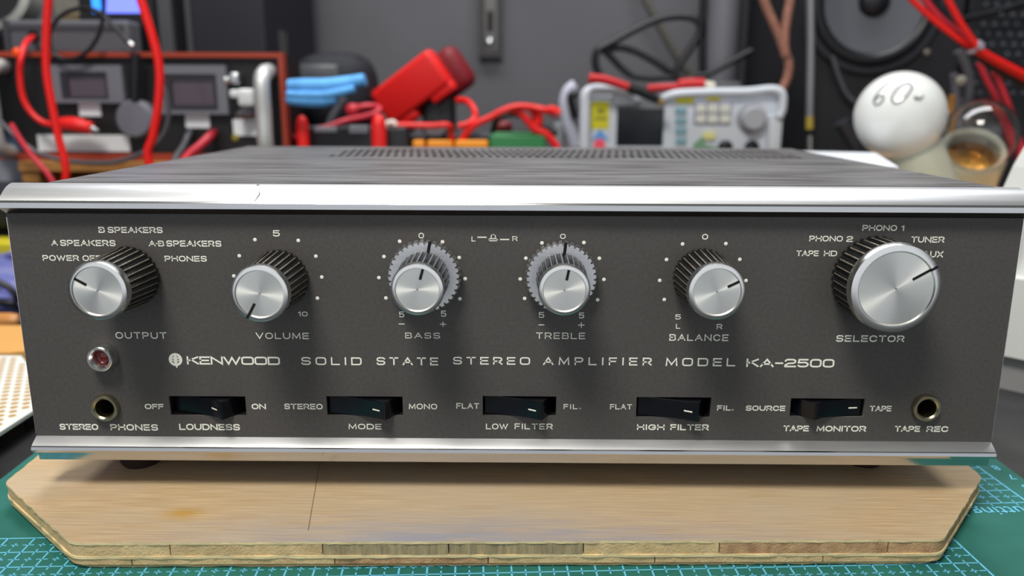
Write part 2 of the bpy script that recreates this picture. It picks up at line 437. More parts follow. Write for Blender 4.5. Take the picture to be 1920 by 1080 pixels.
def flip_text(text, size, x, y, rot, name, par, m, z):
    cu = bpy.data.curves.new('tmp', 'FONT'); cu.body = text; cu.size = size
    o = bpy.data.objects.new('tmp', cu); COL.objects.link(o)
    me = bpy.data.meshes.new_from_object(o.evaluated_get(bpy.context.evaluated_depsgraph_get()))
    b = bmesh.new(); b.from_mesh(me); bpy.data.objects.remove(o); bpy.data.curves.remove(cu); bpy.data.meshes.remove(me)
    bmesh.ops.transform(b, matrix=Matrix.Translation((x, y, z)) @ Matrix.Rotation(rot, 4, 'Z'), verts=b.verts)
    return obj(name, b, m, par)
flip_text('Cutting Mat', 0.0086, 0.1905, 0.0086, math.radians(184), 'lettering', t, M_LINE, MZ+0.00012)
for s, px in (('8', (0.1947, 0.0421, -0.0293)), ('7', (0.1961, 0.034, -0.0293)), ('6', (0.1968, 0.0253, -0.0293))):
    flip_text(s, 0.0058, px[0], px[1], math.radians(184), 'number', t, M_LINE, MZ+0.00006)

# ------------------------------------------------------------------ plywood board (octagon of blockboard)
t = thing('plywood_board', 'pale blockboard panel with cut corners lying on green cutting mat', 'board', (0, 0.1, MZ))
OCT = [(-0.1357, -0.0371), (0.1352, -0.0314), (0.1715, 0.0125), (0.1745, 0.2000), (0.1350, 0.2450), (-0.1450, 0.2400), (-0.1880, 0.2000), (-0.1806, 0.0027)]
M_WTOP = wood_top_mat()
M_VEN = mat('veneer_edge', (232, 210, 160), 0.7, noise=0.2, scale=120, stretch=(1, 1, 6), bump=0.6, bscale=900)
M_CORE = mat('blockboard_core', (196, 166, 120), 0.8, noise=0.3, rgb2=(220, 190, 142), scale=160, bump=0.9, bscale=1400)
M_CORE2 = mat('blockboard_core_brown', (164, 124, 90), 0.8, noise=0.3, rgb2=(206, 166, 122), scale=220, bump=0.9, bscale=1500)
M_CORE3 = mat('blockboard_core_grey', (150, 134, 104), 0.8, noise=0.3, rgb2=(190, 168, 128), scale=220, stretch=(3, 1, .4), bump=0.9, bscale=1500)
def clip(poly, axis_x, keep_less):
    out = []
    for i in range(len(poly)):
        a, b = poly[i], poly[(i+1) % len(poly)]
        ia = (a[0] <= axis_x) == keep_less; ib = (b[0] <= axis_x) == keep_less
        if ia: out.append(a)
        if ia != ib:
            q = (axis_x-a[0])/(b[0]-a[0]); out.append((axis_x, a[1]+(b[1]-a[1])*q))
    return out
def rough_poly(poly, step, amp):
    out = []
    for i in range(len(poly)):
        a, b = Vector(poly[i]), Vector(poly[(i+1) % len(poly)]); n = max(1, int((b-a).length/step))
        for k in range(n):
            p = a.lerp(b, k/n)
            if k: p += Vector((random.uniform(-amp, amp), random.uniform(-amp, amp)))
            out.append((p.x, p.y))
    return out
def round_corner(poly, r):
    out = []
    n = len(poly)
    for i in range(n):
        p = Vector(poly[i]); a = Vector(poly[i-1]); b = Vector(poly[(i+1) % n])
        d1 = (a-p).normalized(); d2 = (b-p).normalized()
        for q in range(5):
            s = q/4; v = (p+d1*r)*(1-s)**2+p*2*s*(1-s)+(p+d2*r)*s*s; out.append((v.x, v.y))
    return out
def shrink(poly, d): 
    c = Vector((0, 0.1)); return [tuple(Vector(p)+(c-Vector(p)).normalized()*d) for p in poly]
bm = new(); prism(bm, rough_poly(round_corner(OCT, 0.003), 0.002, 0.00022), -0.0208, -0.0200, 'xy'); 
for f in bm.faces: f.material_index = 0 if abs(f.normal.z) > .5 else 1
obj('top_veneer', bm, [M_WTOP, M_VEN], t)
bm = new(); prism(bm, rough_poly(round_corner(shrink(OCT, .0000), .003), 0.003, 0.0003), -0.0256, -0.0247, 'xy'); obj('middle_veneer', bm, M_VEN, t)
bm = new(); prism(bm, rough_poly(round_corner(shrink(OCT, .0024), .004), 0.003, 0.0003), MZ, -0.0289, 'xy'); obj('bottom_veneer', bm, M_VEN, t)
def core_row(z0, z1, cuts, mats, inset, lo_inset=0):
    P = round_corner(shrink(OCT, inset), .003)
    xs = [-1]+cuts+[1]
    for i in range(len(xs)-1):
        q = clip(clip(P, xs[i]+0.00018, False), xs[i+1]-0.00018, True)
        b = new()
        if lo_inset:
            lo = [tuple(Vector(p)+(Vector((0, .1))-Vector(p)).normalized()*lo_inset if 1 else p) for p in q]
            lo = [(q[k][0] if abs(q[k][0]-xs[i]) < .0005 or abs(q[k][0]-xs[i+1]) < .0005 else lo[k][0], lo[k][1]) for k in range(len(q))]
            A = [b.verts.new((x, y, z0)) for x, y in lo]; Mi = [b.verts.new((x, y, z0+.0012)) for x, y in q]; B = [b.verts.new((x, y, z1)) for x, y in q]
            n = len(q); b.faces.new(A); b.faces.new(B[::-1])
            for k in range(n):
                b.faces.new((A[k], Mi[k], Mi[(k+1) % n], A[(k+1) % n])); b.faces.new((Mi[k], B[k], B[(k+1) % n], Mi[(k+1) % n]))
            bmesh.ops.recalc_face_normals(b, faces=b.faces)
        else: prism(b, q, z0, z1, 'xy')
        obj('core_block', b, mats[i % len(mats)], t)
core_row(-0.0247, -0.0208, [-0.1055, -0.0885+.03, -0.0195, 0.0225, 0.065, 0.118], [M_CORE, M_CORE, M_CORE3, M_CORE3, M_CORE, M_CORE2, M_CORE2], .0003)
core_row(-0.0289, -0.0256, [-0.1178, -0.055, -0.0072, 0.045, 0.098], [M_CORE, M_CORE, M_CORE2, M_CORE, M_CORE, M_CORE], .0005, 0.0018)
# pencil line across the face
bm = new(); seg(bm, (-0.0726, 0.0215, -0.02)[:2], (-0.0645, -0.0288, -0.02)[:2], 0.00022, -0.01995); obj('pencil_line', bm, mat('pencil', (96, 84, 66), .7), t)

# ------------------------------------------------------------------ the amplifier
amp = thing('stereo_amplifier', 'black and silver stereo amplifier with six knobs standing on the board', 'amplifier', (0, 0.1, -0.02))
HW, PH = 0.165, 0.0765
# knob table: name, x, z, protrusion, cap radius, base radius, pointer angle
SW = []   # switch windows x0,x1,z0,z1
for rct in ((-0.1179, -0.0915, 0.0069, 0.0141), (-0.0638, -0.0376, 0.0073, 0.0144), (-0.0102, 0.015, 0.0076, 0.0148), (0.0424, 0.0679, 0.0074, 0.0148), (0.095, 0.1203, 0.008, 0.0147)): SW.append(rct)
JK = [(-0.1395, 0, 0.01), (0.1408, 0, 0.0119)]
holes = [[(a, c), (a, d), (b, d), (b, c)] for a, b, c, d in SW]+[circle(p[0], p[2], 0.0036, 24) for p in JK]
Mpan = Matrix.Translation((0, 0.001, 0)) @ Matrix.Rotation(PI/2, 4, 'X')
bm = plate_with_holes([(-HW, -0.0012), (HW, -0.0012), (HW, PH+.001), (-HW, PH+.001)], holes, 0.002, Mpan)
panel = obj('front_panel', bm, M_PANEL, amp)
# bright worn paint along the two ends of the panel
for s in (-1, 1):
    bm = new(); box(bm, s*HW-.00009, s*HW+.00009, -0.0002, 0.0018, 0, PH-.001); obj('bare_edge', bm, M_RING, panel)

top_poly = [(0.0060, 0.0858), (0.0052, 0.0862), (0.0034, 0.0859), (0.0016, 0.0852), (0.0000, 0.0842), (-0.0018, 0.0828), (-0.0035, 0.0814), (-0.0039, 0.0807), (-0.0038, 0.0790), (-0.0030, 0.0785), (0.0, 0.0768), (0.006, 0.0768)]
bm = new(); prism(bm, top_poly, -HW, HW, 'yz', 0, [0, 0, 0, 0, 0, 0, 1, 1, 2, 2, 2, 0])
tb = obj('top_bezel', bm, [M_SATIN, M_POL, mat('underside_dark_reflection', (92, 88, 84), .34, 1.0)], amp, smooth=25)  # underside darkened: the dark panel's reflection is put into its colour
bot_poly = [(0.0, -0.0008), (-0.0022, -0.0020), (-0.0036, -0.0030), (-0.0040, -0.0033), (-0.0042, -0.0044), (-0.0036, -0.0054), (-0.0012, -0.0060), (-0.0004, -0.0066), (-0.0001, -0.0096), (0.006, -0.0100), (0.006, -0.0008)]
bm = new(); prism(bm, bot_poly, -HW, HW, 'yz', 0, [0, 0, 1, 1, 1, 1, 1, 1, 1, 0, 0])
obj('bottom_bezel', bm, [M_SATIN, M_POL], amp, smooth=25)
# hairline crack in the top bezel
bm = new(); cr = [(-0.0829, 0.0035, 0.0854), (-0.0837, 0.0035, 0.084), (-0.0818, -0.0005, 0.0831), (-0.0821, -0.002, 0.0819), (-0.0826, -0.0034, 0.0811)]
def bez_z(y):
    for (a, b), (c_, d) in zip(top_poly, top_poly[1:]):
        if c_ <= y <= a and a != c_: return b+(d-b)*(y-a)/(c_-a)
    return .0812
tube(bm, [(p[0], p[1], bez_z(p[1])+.00002) for p in cr], 0.00012, 5, 4); obj('crack', bm, mat('dark_crack', (60, 60, 62), .7), tb)

# cover: perforated top plate, sides, back
ZC, CX, CW, CY0, CY1 = 0.0866, 0.0022, 0.157, 0.0055, 0.2128
hl = []
pit = 0.0038
def slot(cx, cy, hw, hl):
    return [(cx+hw*math.cos(math.radians(a)), cy+(hl if a <= 180 else -hl)+hw*math.sin(math.radians(a))) for a in (0, 45, 90, 135, 180, 225, 270, 315, 360)]
for j in range(4):
    for i in range(60):
        x = -0.088+i*pit+(pit/2 if j % 2 else 0)
        if x < 0.140: hl.append(slot(x, 0.1345+j*0.0152, 0.00105, 0.0040))
bm = plate_with_holes([(CX-CW+.003, CY0), (CX+CW-.003, CY0), (CX+CW-.003, CY1-.003), (CX-CW+.003, CY1-.003)], hl, 0.0010, Matrix.Translation((0, 0, ZC-.0005)))
for s in (-1, 1):
    q = [(CX+s*(CW-.003+.003*math.sin(math.radians(a))), ZC-.003+.003*math.cos(math.radians(a))) for a in range(0, 91, 15)]+[(CX+s*CW, -0.006)]
    q2 = [(x-s*.0012*min(1, i/3), z-.0012*max(0, 1-i/6)) for i, (x, z) in enumerate(q)]
    prism(bm, q+q2[::-1], CY0, CY1-.003, 'xz')
q = [(CY1-.003+.003*math.sin(math.radians(a)), ZC-.003+.003*math.cos(math.radians(a))) for a in range(0, 91, 15)]+[(CY1, -.006)]
q2 = [(x-.0012*min(1, i/3), z-.0012*max(0, 1-i/6)) for i, (x, z) in enumerate(q)]
prism(bm, q+q2[::-1], CX-CW+.0004, CX+CW-.0004, 'yz')
for f in bm.faces:
    c = f.calc_center_median()
    if f.index < 0: pass
    if abs(f.normal.z) < .5 and .12 < c.y < .19 and -.095 < c.x < .145 and c.z > .08: f.material_index = 1  # slot walls near black, the shade inside the holes put into the colour
obj('top_cover', bm, [M_COVER, M_VOID], amp, smooth=28)
bm = new(); box(bm, CX-CW+.002, CX+CW-.002, 0.004, CY1-.003, -0.0095, -0.0065)
box(bm, CX-CW+.004, CX+CW-.004, 0.02, CY1-.004, -0.0065, 0.062)
obj('chassis', bm, M_CHASSIS, amp)
for x, y in ((-0.1395, 0.0205), (0.1330, 0.0255), (-0.1395, 0.185), (0.1330, 0.185)):
    bm = new(); lathe(bm, [(0.0, -0.02), (0.0064, -0.02), (0.0073, -0.0185), (0.0078, -0.0096), (0, -0.0096)], (x, y, 0), (0, 0, 1), 28); obj('foot', bm, M_RUBBER, amp, smooth=40)

# knobs ------------------------------------------------------------
def fluted(n, teeth, depth, duty=0.45):
    def f(i, k):
        ph = (i*teeth/n) % 1.0
        return 1.0 if ph < duty else 1-depth
    return f
def knob(name, cx, cz, h, rc, rb, ang, teeth, ribs=M_RIB, dial=None, y0=0.0008):
    bm = new(); n = teeth*5
    lathe(bm, [(rb*.9, y0), (rb, y0+.0004), (rb*.992, y0+.002), (rc*1.0, h-.0032), (rc*.97, h-.0026), (rc*.5, h-.0026)], (0, 0, 0), (0, -1, 0), n, rad=fluted(n, teeth, 0.045))
    for f in bm.faces:
        c = f.calc_center_median(); f.material_index = 0
        if abs(f.normal.y) < .3:
            r = Vector((c.x, c.z)).length; a = math.atan2(c.z, c.x)
            outer = max(Vector((v.co.x, v.co.z)).length for v in f.verts)-min(Vector((v.co.x, v.co.z)).length for v in f.verts)
    kb = obj(name, bm, M_KNOB, amp, loc=(cx, 0, cz), smooth=20)
    # rib highlights, painted on as thin pale strips, one mesh
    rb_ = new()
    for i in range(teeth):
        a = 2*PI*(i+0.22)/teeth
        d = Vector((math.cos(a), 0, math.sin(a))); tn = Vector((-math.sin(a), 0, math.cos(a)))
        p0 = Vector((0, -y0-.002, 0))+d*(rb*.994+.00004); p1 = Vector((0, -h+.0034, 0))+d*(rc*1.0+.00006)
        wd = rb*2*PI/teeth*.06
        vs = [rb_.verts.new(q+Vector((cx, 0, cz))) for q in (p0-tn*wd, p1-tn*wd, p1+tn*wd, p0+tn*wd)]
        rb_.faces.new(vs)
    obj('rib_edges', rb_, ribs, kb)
    # cap: bevelled rim and turned recessed face
    bm = new(); lathe(bm, [(rc*.985, h-.0034), (rc*1.02, h-.0030), (rc*1.02, h-.0014), (rc*.985, h-.0003), (rc*.90, h), (rc*.845, h), (rc*.82, h-.0005)], (0, 0, 0), (0, -1, 0), 64)
    cp = obj('cap_rim', bm, M_RING, kb, loc=(cx, 0, cz), smooth=30)
    bm = new(); lathe(bm, [(rc*.825, h-.0005), (rc*.6, h-.00052), (rc*.3, h-.00054), (0.0002, h-.00056)], (0, 0, 0), (0, -1, 0), 64, cap1=False)
    obj('cap_face', bm, M_TURN, kb, loc=(cx, 0, cz), smooth=30)
    a = math.radians(ang); d = Vector((math.cos(a), 0, math.sin(a))); tn = Vector((-d.z, 0, d.x))
    bm = new(); wd = 0.00042
    for lo, hi, ya, yb in ((rc*.40, rc*.835, h-.0007, h-.00042), (rc*.82, rc*.985, h-.0012, h+.00006))[:2 if name in ('volume_knob', 'selector_knob') else 1]:
        P = [Vector((cx, 0, cz))+d*r+tn*s*wd for r in (lo, hi) for s in (-1, 1)]
        A = [bm.verts.new((p.x, -ya, p.z)) for p in (P[0], P[1], P[3], P[2])]; B = [bm.verts.new((p.x, -yb, p.z)) for p in (P[0], P[1], P[3], P[2])]
        bm.faces.new(A); bm.faces.new(B[::-1])
        for i in range(4): bm.faces.new((A[i], B[i], B[(i+1) % 4], A[(i+1) % 4]))
    bmesh.ops.recalc_face_normals(bm, faces=bm.faces)
    obj('pointer', bm, M_VOID, kb)
    if dial:
        rd, hd, tt = dial; n2 = tt*6
        bm = new(); lathe(bm, [(rd*.9, .001), (rd*.97, .0016), (rd, .0022), (rd, hd-.0012), (rd*.95, hd), (rc*.7, hd)], (0, 0, 0), (0, -1, 0), n2, rad=lambda i, k: (1.0 if (i*tt/n2) % 1 < .62 else .93) if k < 5 else 1)
        dl = obj('dial_ring', bm, M_SATIN, kb, loc=(cx, 0, cz), smooth=20)
        b2 = math.radians(dial_ang); d = Vector((math.cos(b2), 0, math.sin(b2))); tn = Vector((-d.z, 0, d.x))
        bm = new(); vs = [bm.verts.new(Vector((cx, -hd-.00008, cz))+d*r+tn*s*.0005) for r, s in ((rb*.9, -1), (rd*1.0, -1), (rd*1.0, 1), (rb*.9, 1))]; bm.faces.new(vs)
        obj('pointer', bm, M_VOID, dl)
    return kb
knob('output_knob', -0.1265, 0.0562, 0.0225, 0.0091, 0.0101, 150, 30)
knob('volume_knob', -0.0769, 0.0557, 0.0230, 0.0088, 0.0097, 241, 30)
dial_ang = 79
knob('bass_knob', -0.0289, 0.0573, 0.0230, 0.0080, 0.0086, 74, 28, M_SATIN, (0.0120, 0.0052, 36))
dial_ang = 84
knob('treble_knob', 0.0157, 0.0573, 0.0230, 0.0078, 0.0084, 79, 28, M_SATIN, (0.0118, 0.0052, 36))
knob('balance_knob', 0.0620, 0.0570, 0.0225, 0.0087, 0.0096, 26.5, 30)
knob('selector_knob', 0.1182, 0.0572, 0.0178, 0.0140, 0.0139, 31, 36)

# rocker switches ----------------------------------------------------
for i, (x0, x1, z0, z1) in enumerate(SW):
    bm = new(); wd = x1-x0
    for a in ((x0-.001, x1+.001, .002, .009, z1, z1+.001), (x0-.001, x1+.001, .002, .009, z0-.001, z0), (x0-.001, x0, .002, .009, z0, z1), (x1, x1+.001, .002, .009, z0, z1), (x0-.001, x1+.001, .009, .0095, z0-.001, z1+.001)): box(bm, *a)
    well = obj('switch_well', bm, M_VOID, amp)
    prof = [(.03, .0016), (.22, .0009), (.45, -.0006), (.62, -.0022), (.77, -.0041), (.80, -.0043), (.97, .0042), (.97, .0075), (.03, .0075)]
    if i == 0: prof = [(.03, .0030), (.22, .0022), (.45, .0004), (.62, -.0016), (.71, -.0038), (.745, -.0040), (.93, .0042), (.93, .0075), (.03, .0075)]
    if i == 4: prof = [(1-a, b) for a, b in [(.03, .0012), (.22, .0006), (.45, -.0006), (.60, -.0019), (.69, -.0034), (.715, -.0036), (.96, .0042), (.96, .0075), (.03, .0075)]]
    bm = new(); prism(bm, [(x0+a*wd, b) for a, b in prof], z0+.0002, z1-.0006, 'xy')
    bmesh.ops.bevel(bm, geom=[e for e in bm.edges if e.calc_length() > .0015 and all(v.co.y < .004 for v in e.verts)], offset=.00022, segments=2, affect='EDGES')
    rk = obj('rocker_switch', bm, M_GLOSSBLK, amp, smooth=35)
    if i == 4: a0, a1, ya, yb = .80, .90, .00095, .0006+.0005
    elif i == 0: a0, a1, ya, yb = .57, .665, -.0010, -.0029
    else: a0, a1, ya, yb = .62, .72, -.0022, -.0036
    if i == 4: a0, a1, ya, yb = .79, .91, .00055, .00085
    bm = new(); zm = (z0+z1)/2-.0002
    vs = [bm.verts.new((x0+a*wd, y-.00022, z)) for a, y, z in ((a0, ya, zm-.0002), (a1, yb, zm-.0002), (a1, yb, zm+.0003), (a0, ya, zm+.0003))]; bm.faces.new(vs)
    obj('index_mark', bm, M_PRINT, rk)

# pilot lamp and sockets ---------------------------------------------
lp = (-0.138, -0.004, 0.0284)
bm = new(); lathe(bm, [(.0046, .0001), (.0047, .0012), (.0043, .0040), (.0040, .0043), (.0034, .0043), (.0031, .0038), (.0024, .0015), (.0022, .0008)], (lp[0], 0, lp[2]), (0, -1, 0), 40)
pl = obj('pilot_lamp', bm, M_RING, amp, smooth=35)
bm = new(); lathe(bm, [(.0026, .0008), (.0022, .0016), (.0014, .0021), (0, .0023)], (lp[0], 0, lp[2]), (0, -1, 0), 24); obj('jewel', bm, M_JEWEL, pl, smooth=60)
for p in JK:
    bm = new(); lathe(bm, [(.0047, .0001), (.0048, .0008), (.0047, .0016), (.0044, .0021), (.0037, .0021), (.0032, .0016), (.0031, -.006)], (p[0], 0, p[2]), (0, -1, 0), 40)
    jk = obj('phone_socket', bm, M_NICKEL, amp, smooth=35)
    bm = new(); lathe(bm, [(.0034, -.006), (.0034, -.013), (0, -.013)], (p[0], 0, p[2]), (0, -1, 0), 24); obj('socket_bore', bm, M_VOID, jk)

# lettering -----------------------------------------------------------
def word(text, rect, gap=.34, t=.17, k=.42):
    bm = new(); letters(bm, text, *rect, gap, t*1.10, k); return obj('lettering', bm, M_PRINT, panel)
word('B', (-0.1355, -0.1334, 0.0705, 0.0725)); word('SPEAKERS', (-0.1325, -0.1145, 0.0705, 0.0725))
word('A', (-0.1515, -0.1494, 0.0662, 0.068)); word('SPEAKERS', (-0.1486, -0.1304, 0.0661, 0.0681))
word('POWER', (-0.155, -0.143, 0.0611, 0.063)); word('OFF', (-0.1418, -0.1356, 0.0611, 0.063))
word('A*B', (-0.1195, -0.1144, 0.0661, 0.068), .24, .15); word('SPEAKERS', (-0.1137, -0.0956, 0.0661, 0.0681))
word('PHONES', (-0.1147, -0.1008, 0.0611, 0.063))
word('OUTPUT', (-0.1337, -0.1165, 0.0345, 0.0368), .42, .14)
word('5', (-0.0785, -0.0762, 0.0696, 0.0717)); word('10', (-0.0717, -0.0685, 0.0426, 0.0443), .3)
word('VOLUME', (-0.0864, -0.0685, 0.0347, 0.0369), .42, .14)
word('0', (-0.0309, -0.0291, 0.0692, 0.0711), .3, .15); word('5', (-0.038, -0.0362, 0.0425, 0.0445), .3, .14); word('5', (-0.024, -0.0222, 0.0428, 0.0449), .3, .14)
word('BASS', (-0.0361, -0.0244, 0.0352, 0.0372), .42, .12)
word('-', (-0.0382, -0.0362, 0.0391, 0.0414), .3, .12); word('+', (-0.0244, -0.0223, 0.0392, 0.0414), .3, .12)
word('L', (-0.0136, -0.0123, 0.0683, 0.07), .3, .14); word('R', (-0.0003, 0.0014, 0.0685, 0.0701), .3, .14)
bm = new()
def hline(bm, a, b, c, d, rect=False):
    pass
for r in ((-0.0117, -0.0087, 0.0695, 0.0699), (-0.0043, -0.0013, 0.0688, 0.0692), (-0.008, -0.005, 0.0691, 0.0694), (-0.008, -0.005, 0.0684, 0.0687), (-0.008, -0.0078, 0.0684, 0.0694), (-0.0053, -0.005, 0.0684, 0.0694), (-0.0072, -0.0058, 0.0705, 0.0707)):
    bm.faces.new([bm.verts.new((x, -.00006, z)) for x, z in ((r[0], r[2]), (r[1], r[2]), (r[1], r[3]), (r[0], r[3]))])
for q in ([(-0.0074, 0, 0.0693), (-0.0071, 0, 0.0693), (-0.0069, 0, 0.0707), (-0.0072, 0, 0.0707)], [(-0.0059, 0, 0.0693), (-0.0056, 0, 0.0693), (-0.0058, 0, 0.0707), (-0.0061, 0, 0.0707)]):
    bm.faces.new([bm.verts.new((p[0], -.00006, p[2])) for p in q])
obj('knob_symbol', bm, M_PRINT, panel)
word('0', (0.0153, 0.0171, 0.0693, 0.071), .3, .15); word('5', (0.0086, 0.0105, 0.0426, 0.0446), .3, .14); word('5', (0.022, 0.0238, 0.0425, 0.0445), .3, .14)
word('TREBLE', (0.0078, 0.0243, 0.0353, 0.0375), .42, .12)
word('-', (0.0086, 0.0106, 0.0391, 0.0413), .3, .12); word('+', (0.0218, 0.024, 0.0391, 0.0414), .3, .12)
word('0', (0.0615, 0.0635, 0.0693, 0.0712)); word('5', (0.0541, 0.056, 0.0423, 0.0441), .3, .15); word('L', (0.0545, 0.056, 0.0391, 0.0408), .3, .15); word('R', (0.0681, 0.07, 0.039, 0.0408), .3, .15)
word('BALANCE', (0.0525, 0.0723, 0.0349, 0.0372), .42, .14)
word('PHONO', (0.1133, 0.1245, 0.0725, 0.0744)); word('1', (0.1259, 0.1269, 0.0725, 0.0743))
word('PHONO', (0.0964, 0.1073, 0.0689, 0.0708)); word('2', (0.1085, 0.1106, 0.0688, 0.0707))
word('TAPE', (0.0926, 0.0999, 0.064, 0.0659)); word('HD', (0.1016, 0.1059, 0.064, 0.0659))
word('TUNER', (0.1295, 0.1403, 0.0687, 0.0707)); word('AUX', (0.1338, 0.1405, 0.0638, 0.0659))
word('SELECTOR', (0.1083, 0.1311, 0.0349, 0.0372), .38, .17)
word('KENWOOD', (-0.1104, -0.0788, 0.0255, 0.0284), .20, .175, .22)
word('SOLID', (-0.0716, -0.0511, 0.0256, 0.0284), .62, .155, .26); word('STATE', (-0.0461, -0.0251, 0.0257, 0.0285), .62, .155, .26)
word('STEREO', (-0.0202, 0.0059, 0.0261, 0.0288), .62, .155, .26); word('AMPLIFIER', (0.0103, 0.047, 0.0261, 0.0289), .72, .15, .26)
word('MODEL', (0.0517, 0.0752, 0.026, 0.0289), .62, .15, .26); word('KA-2500', (0.0789, 0.1085, 0.0258, 0.0288), .24, .175, .26)
word('OFF', (-0.1263, -0.1198, 0.0093, 0.0112), .3, .19); word('ON', (-0.0895, -0.0846, 0.0095, 0.0115), .3, .19)
word('STEREO', (-0.0783, -0.0651, 0.0096, 0.0116)); word('MONO', (-0.0355, -0.0258, 0.0099, 0.0119), .38, .15)
word('FLAT', (-0.0192, -0.0114, 0.0102, 0.0122), .38, .14); word('FIL.', (0.0175, 0.0234, 0.0103, 0.0121), .5, .15)
word('FLAT', (0.0334, 0.0409, 0.0103, 0.0122), .38, .15); word('FIL.', (0.07, 0.0757, 0.0101, 0.012), .42, .19)
word('SOURCE', (0.0798, 0.0933, 0.0101, 0.012), .34, .19); word('TAPE', (0.1221, 0.1295, 0.0102, 0.0122), .32, .18)
word('STEREO', (-0.1566, -0.1432, 0.0015, 0.0037), .32, .19); word('PHONES', (-0.139, -0.1225, 0.0014, 0.0037), .36, .17)
word('LOUDNESS', (-0.1151, -0.0941, 0.0017, 0.004), .32, .18); word('MODE', (-0.0565, -0.0451, 0.0024, 0.0044), .36, .15)
word('LOW', (-0.0091, -0.0015, 0.0027, 0.0048), .34, .15); word('FILTER', (0.0008, 0.0139, 0.0028, 0.0049), .42, .14)
word('HIGH', (0.0429, 0.0524, 0.0028, 0.0049), .36, .19); word('FILTER', (0.0544, 0.0676, 0.0028, 0.005), .36, .18)
word('TAPE', (0.0932, 0.102, 0.0027, 0.0048), .3, .19); word('MONITOR', (0.1046, 0.1216, 0.0027, 0.0048), .32, .19)
word('TAPE', (0.1314, 0.1401, 0.0028, 0.0049), .32, .19); word('REC', (0.1423, 0.1498, 0.0028, 0.0049), .32, .19)
# round leaf emblem: disc, stem and dark leaf veins
em = (-0.1142, 0, 0.0272); R0 = 0.0023
bm = new(); lathe(bm, [(R0, .00008), (0, .00009)], (em[0], 0, em[2]), (0, -1, 0), 32)
box(bm, em[0]-R0*.02, em[0]+R0*.20, -.00008, 0, em[2]-R0*1.25, em[2]-R0*.9)
eb = obj('emblem', bm, M_PRINT, panel)
bm = new()
for s in (-1, 1):
    for (u0, v0, u1, v1, wv) in ((.16, -.62, .58, -.12, .17), (.16, -.18, .58, .22, .15), (.14, .30, .50, .56, .13), (.10, .60, .30, .74, .10)):
        a, b = Vector((s*u0, v0))*R0, Vector((s*u1, v1))*R0; d = (b-a).normalized(); nn = Vector((-d.y, d.x))*wv*R0/2
        mid = (a+b)/2
        bm.faces.new([bm.verts.new((em[0]+p.x, -.00013, em[2]+p.y)) for p in (a, mid-nn, b, mid+nn)])
bmesh.ops.recalc_face_normals(bm, faces=bm.faces)
obj('leaf_veins', bm, M_PANEL, eb)
# scale dots around the knobs
for dots in ([(-0.0845, 0, 0.0685), (-0.0703, 0, 0.0683), (-0.09, 0, 0.0631), (-0.0648, 0, 0.0631), (-0.0632, 0, 0.0561), (-0.065, 0, 0.0489), (-0.0923, 0, 0.0563), (-0.0915, 0, 0.0495)],
             [(-0.0371, 0, 0.0682), (-0.0231, 0, 0.0681), (-0.0424, 0, 0.0631), (-0.0177, 0, 0.0629), (-0.0443, 0, 0.056), (-0.0158, 0, 0.0558), (-0.0422, 0, 0.0491), (-0.0176, 0, 0.049)],
             [(0.0094, 0, 0.0679), (0.0231, 0, 0.0681), (0.0042, 0, 0.0628), (0.0283, 0, 0.0629), (0.0024, 0, 0.0558), (0.03, 0, 0.0558), (0.0039, 0, 0.0492), (0.0281, 0, 0.0489)],
             [(0.0553, 0, 0.0678), (0.0694, 0, 0.068), (0.0503, 0, 0.0626), (0.0743, 0, 0.0628), (0.0484, 0, 0.0556), (0.0768, 0, 0.0557), (0.0502, 0, 0.0491)]):
    for p in dots:
        bm = new(); lathe(bm, [(.00062, .00006), (.00045, .00012), (0, .00014)], (p[0], 0, p[2]), (0, -1, 0), 12); obj('scale_dot', bm, M_PRINT, panel)

# ================================================================== behind the amplifier
def face_rect(bm, r, y, d=0.001, rad=0.0006):
    """a slab whose front is the rectangle r=(x0,x1,z0,z1) at depth y, d thick"""
    rbox(bm, r[0], r[1], y, y+d, r[2], r[3], rad, 2)
def frame_rect(bm, o, i, y, d):
    for a in ((o[0], o[1], i[3], o[3]), (o[0], o[1], o[2], i[2]), (o[0], i[0], i[2], i[3]), (i[1], o[1], i[2], i[3])):
        box(bm, a[0], a[1], y, y+d, a[2], a[3])
def cable(name, pts, r, m, label, cat, group=None, n=8, sub=8):
    bm = new(); tube(bm, pts, r, n, sub); o = obj(name, bm, m, smooth=60)
    return tag(o, label, cat, group)
def drop(p, z): return (p[0], p[1], z)

# --- wall rail with screws
r = (-0.0501, -0.0198, 0.1654, 0.2756)
t = thing('shelf_rail', 'dull metal slotted shelf rail screwed to grey wall', 'shelf rail', ((r[0]+r[1])/2, .845, r[2]))
M_RAIL = mat('dull_rail', (112, 110, 110), 0.5, 0.5); M_RAILD = mat('rail_edge', (58, 56, 58), .6)
bm = new(); box(bm, r[0], r[1], .847, .85, r[2], r[3]); obj('back_strip', bm, M_RAIL, t)
for a, b in ((r[0], r[0]+.007), (r[1]-.007, r[1])):
    bm = new(); box(bm, a, b, .836, .847, r[2], r[3]); obj('side_flange', bm, M_RAILD, t)
bm = new(); box(bm, r[0]+.007, r[1]-.007, .838, .847, r[2], r[2]+.010); obj('end_lip', bm, M_RAILD, t)
r2 = (-0.0384, -0.0315, 0.1975, 0.2239)
bm = new(); box(bm, r2[0], r2[1], .8465, .8472, r2[2], r2[3]); obj('slot', bm, M_VOID, t)
p = (-0.0357, 0.845, 0.1841)
bm = new(); lathe(bm, [(.0055, .845*0), (.0055, .002), (.003, .004), (0, .0045)], (p[0], .847, p[2]), (0, -1, 0), 16); obj('screw', bm, M_SILVER, t, smooth=50)

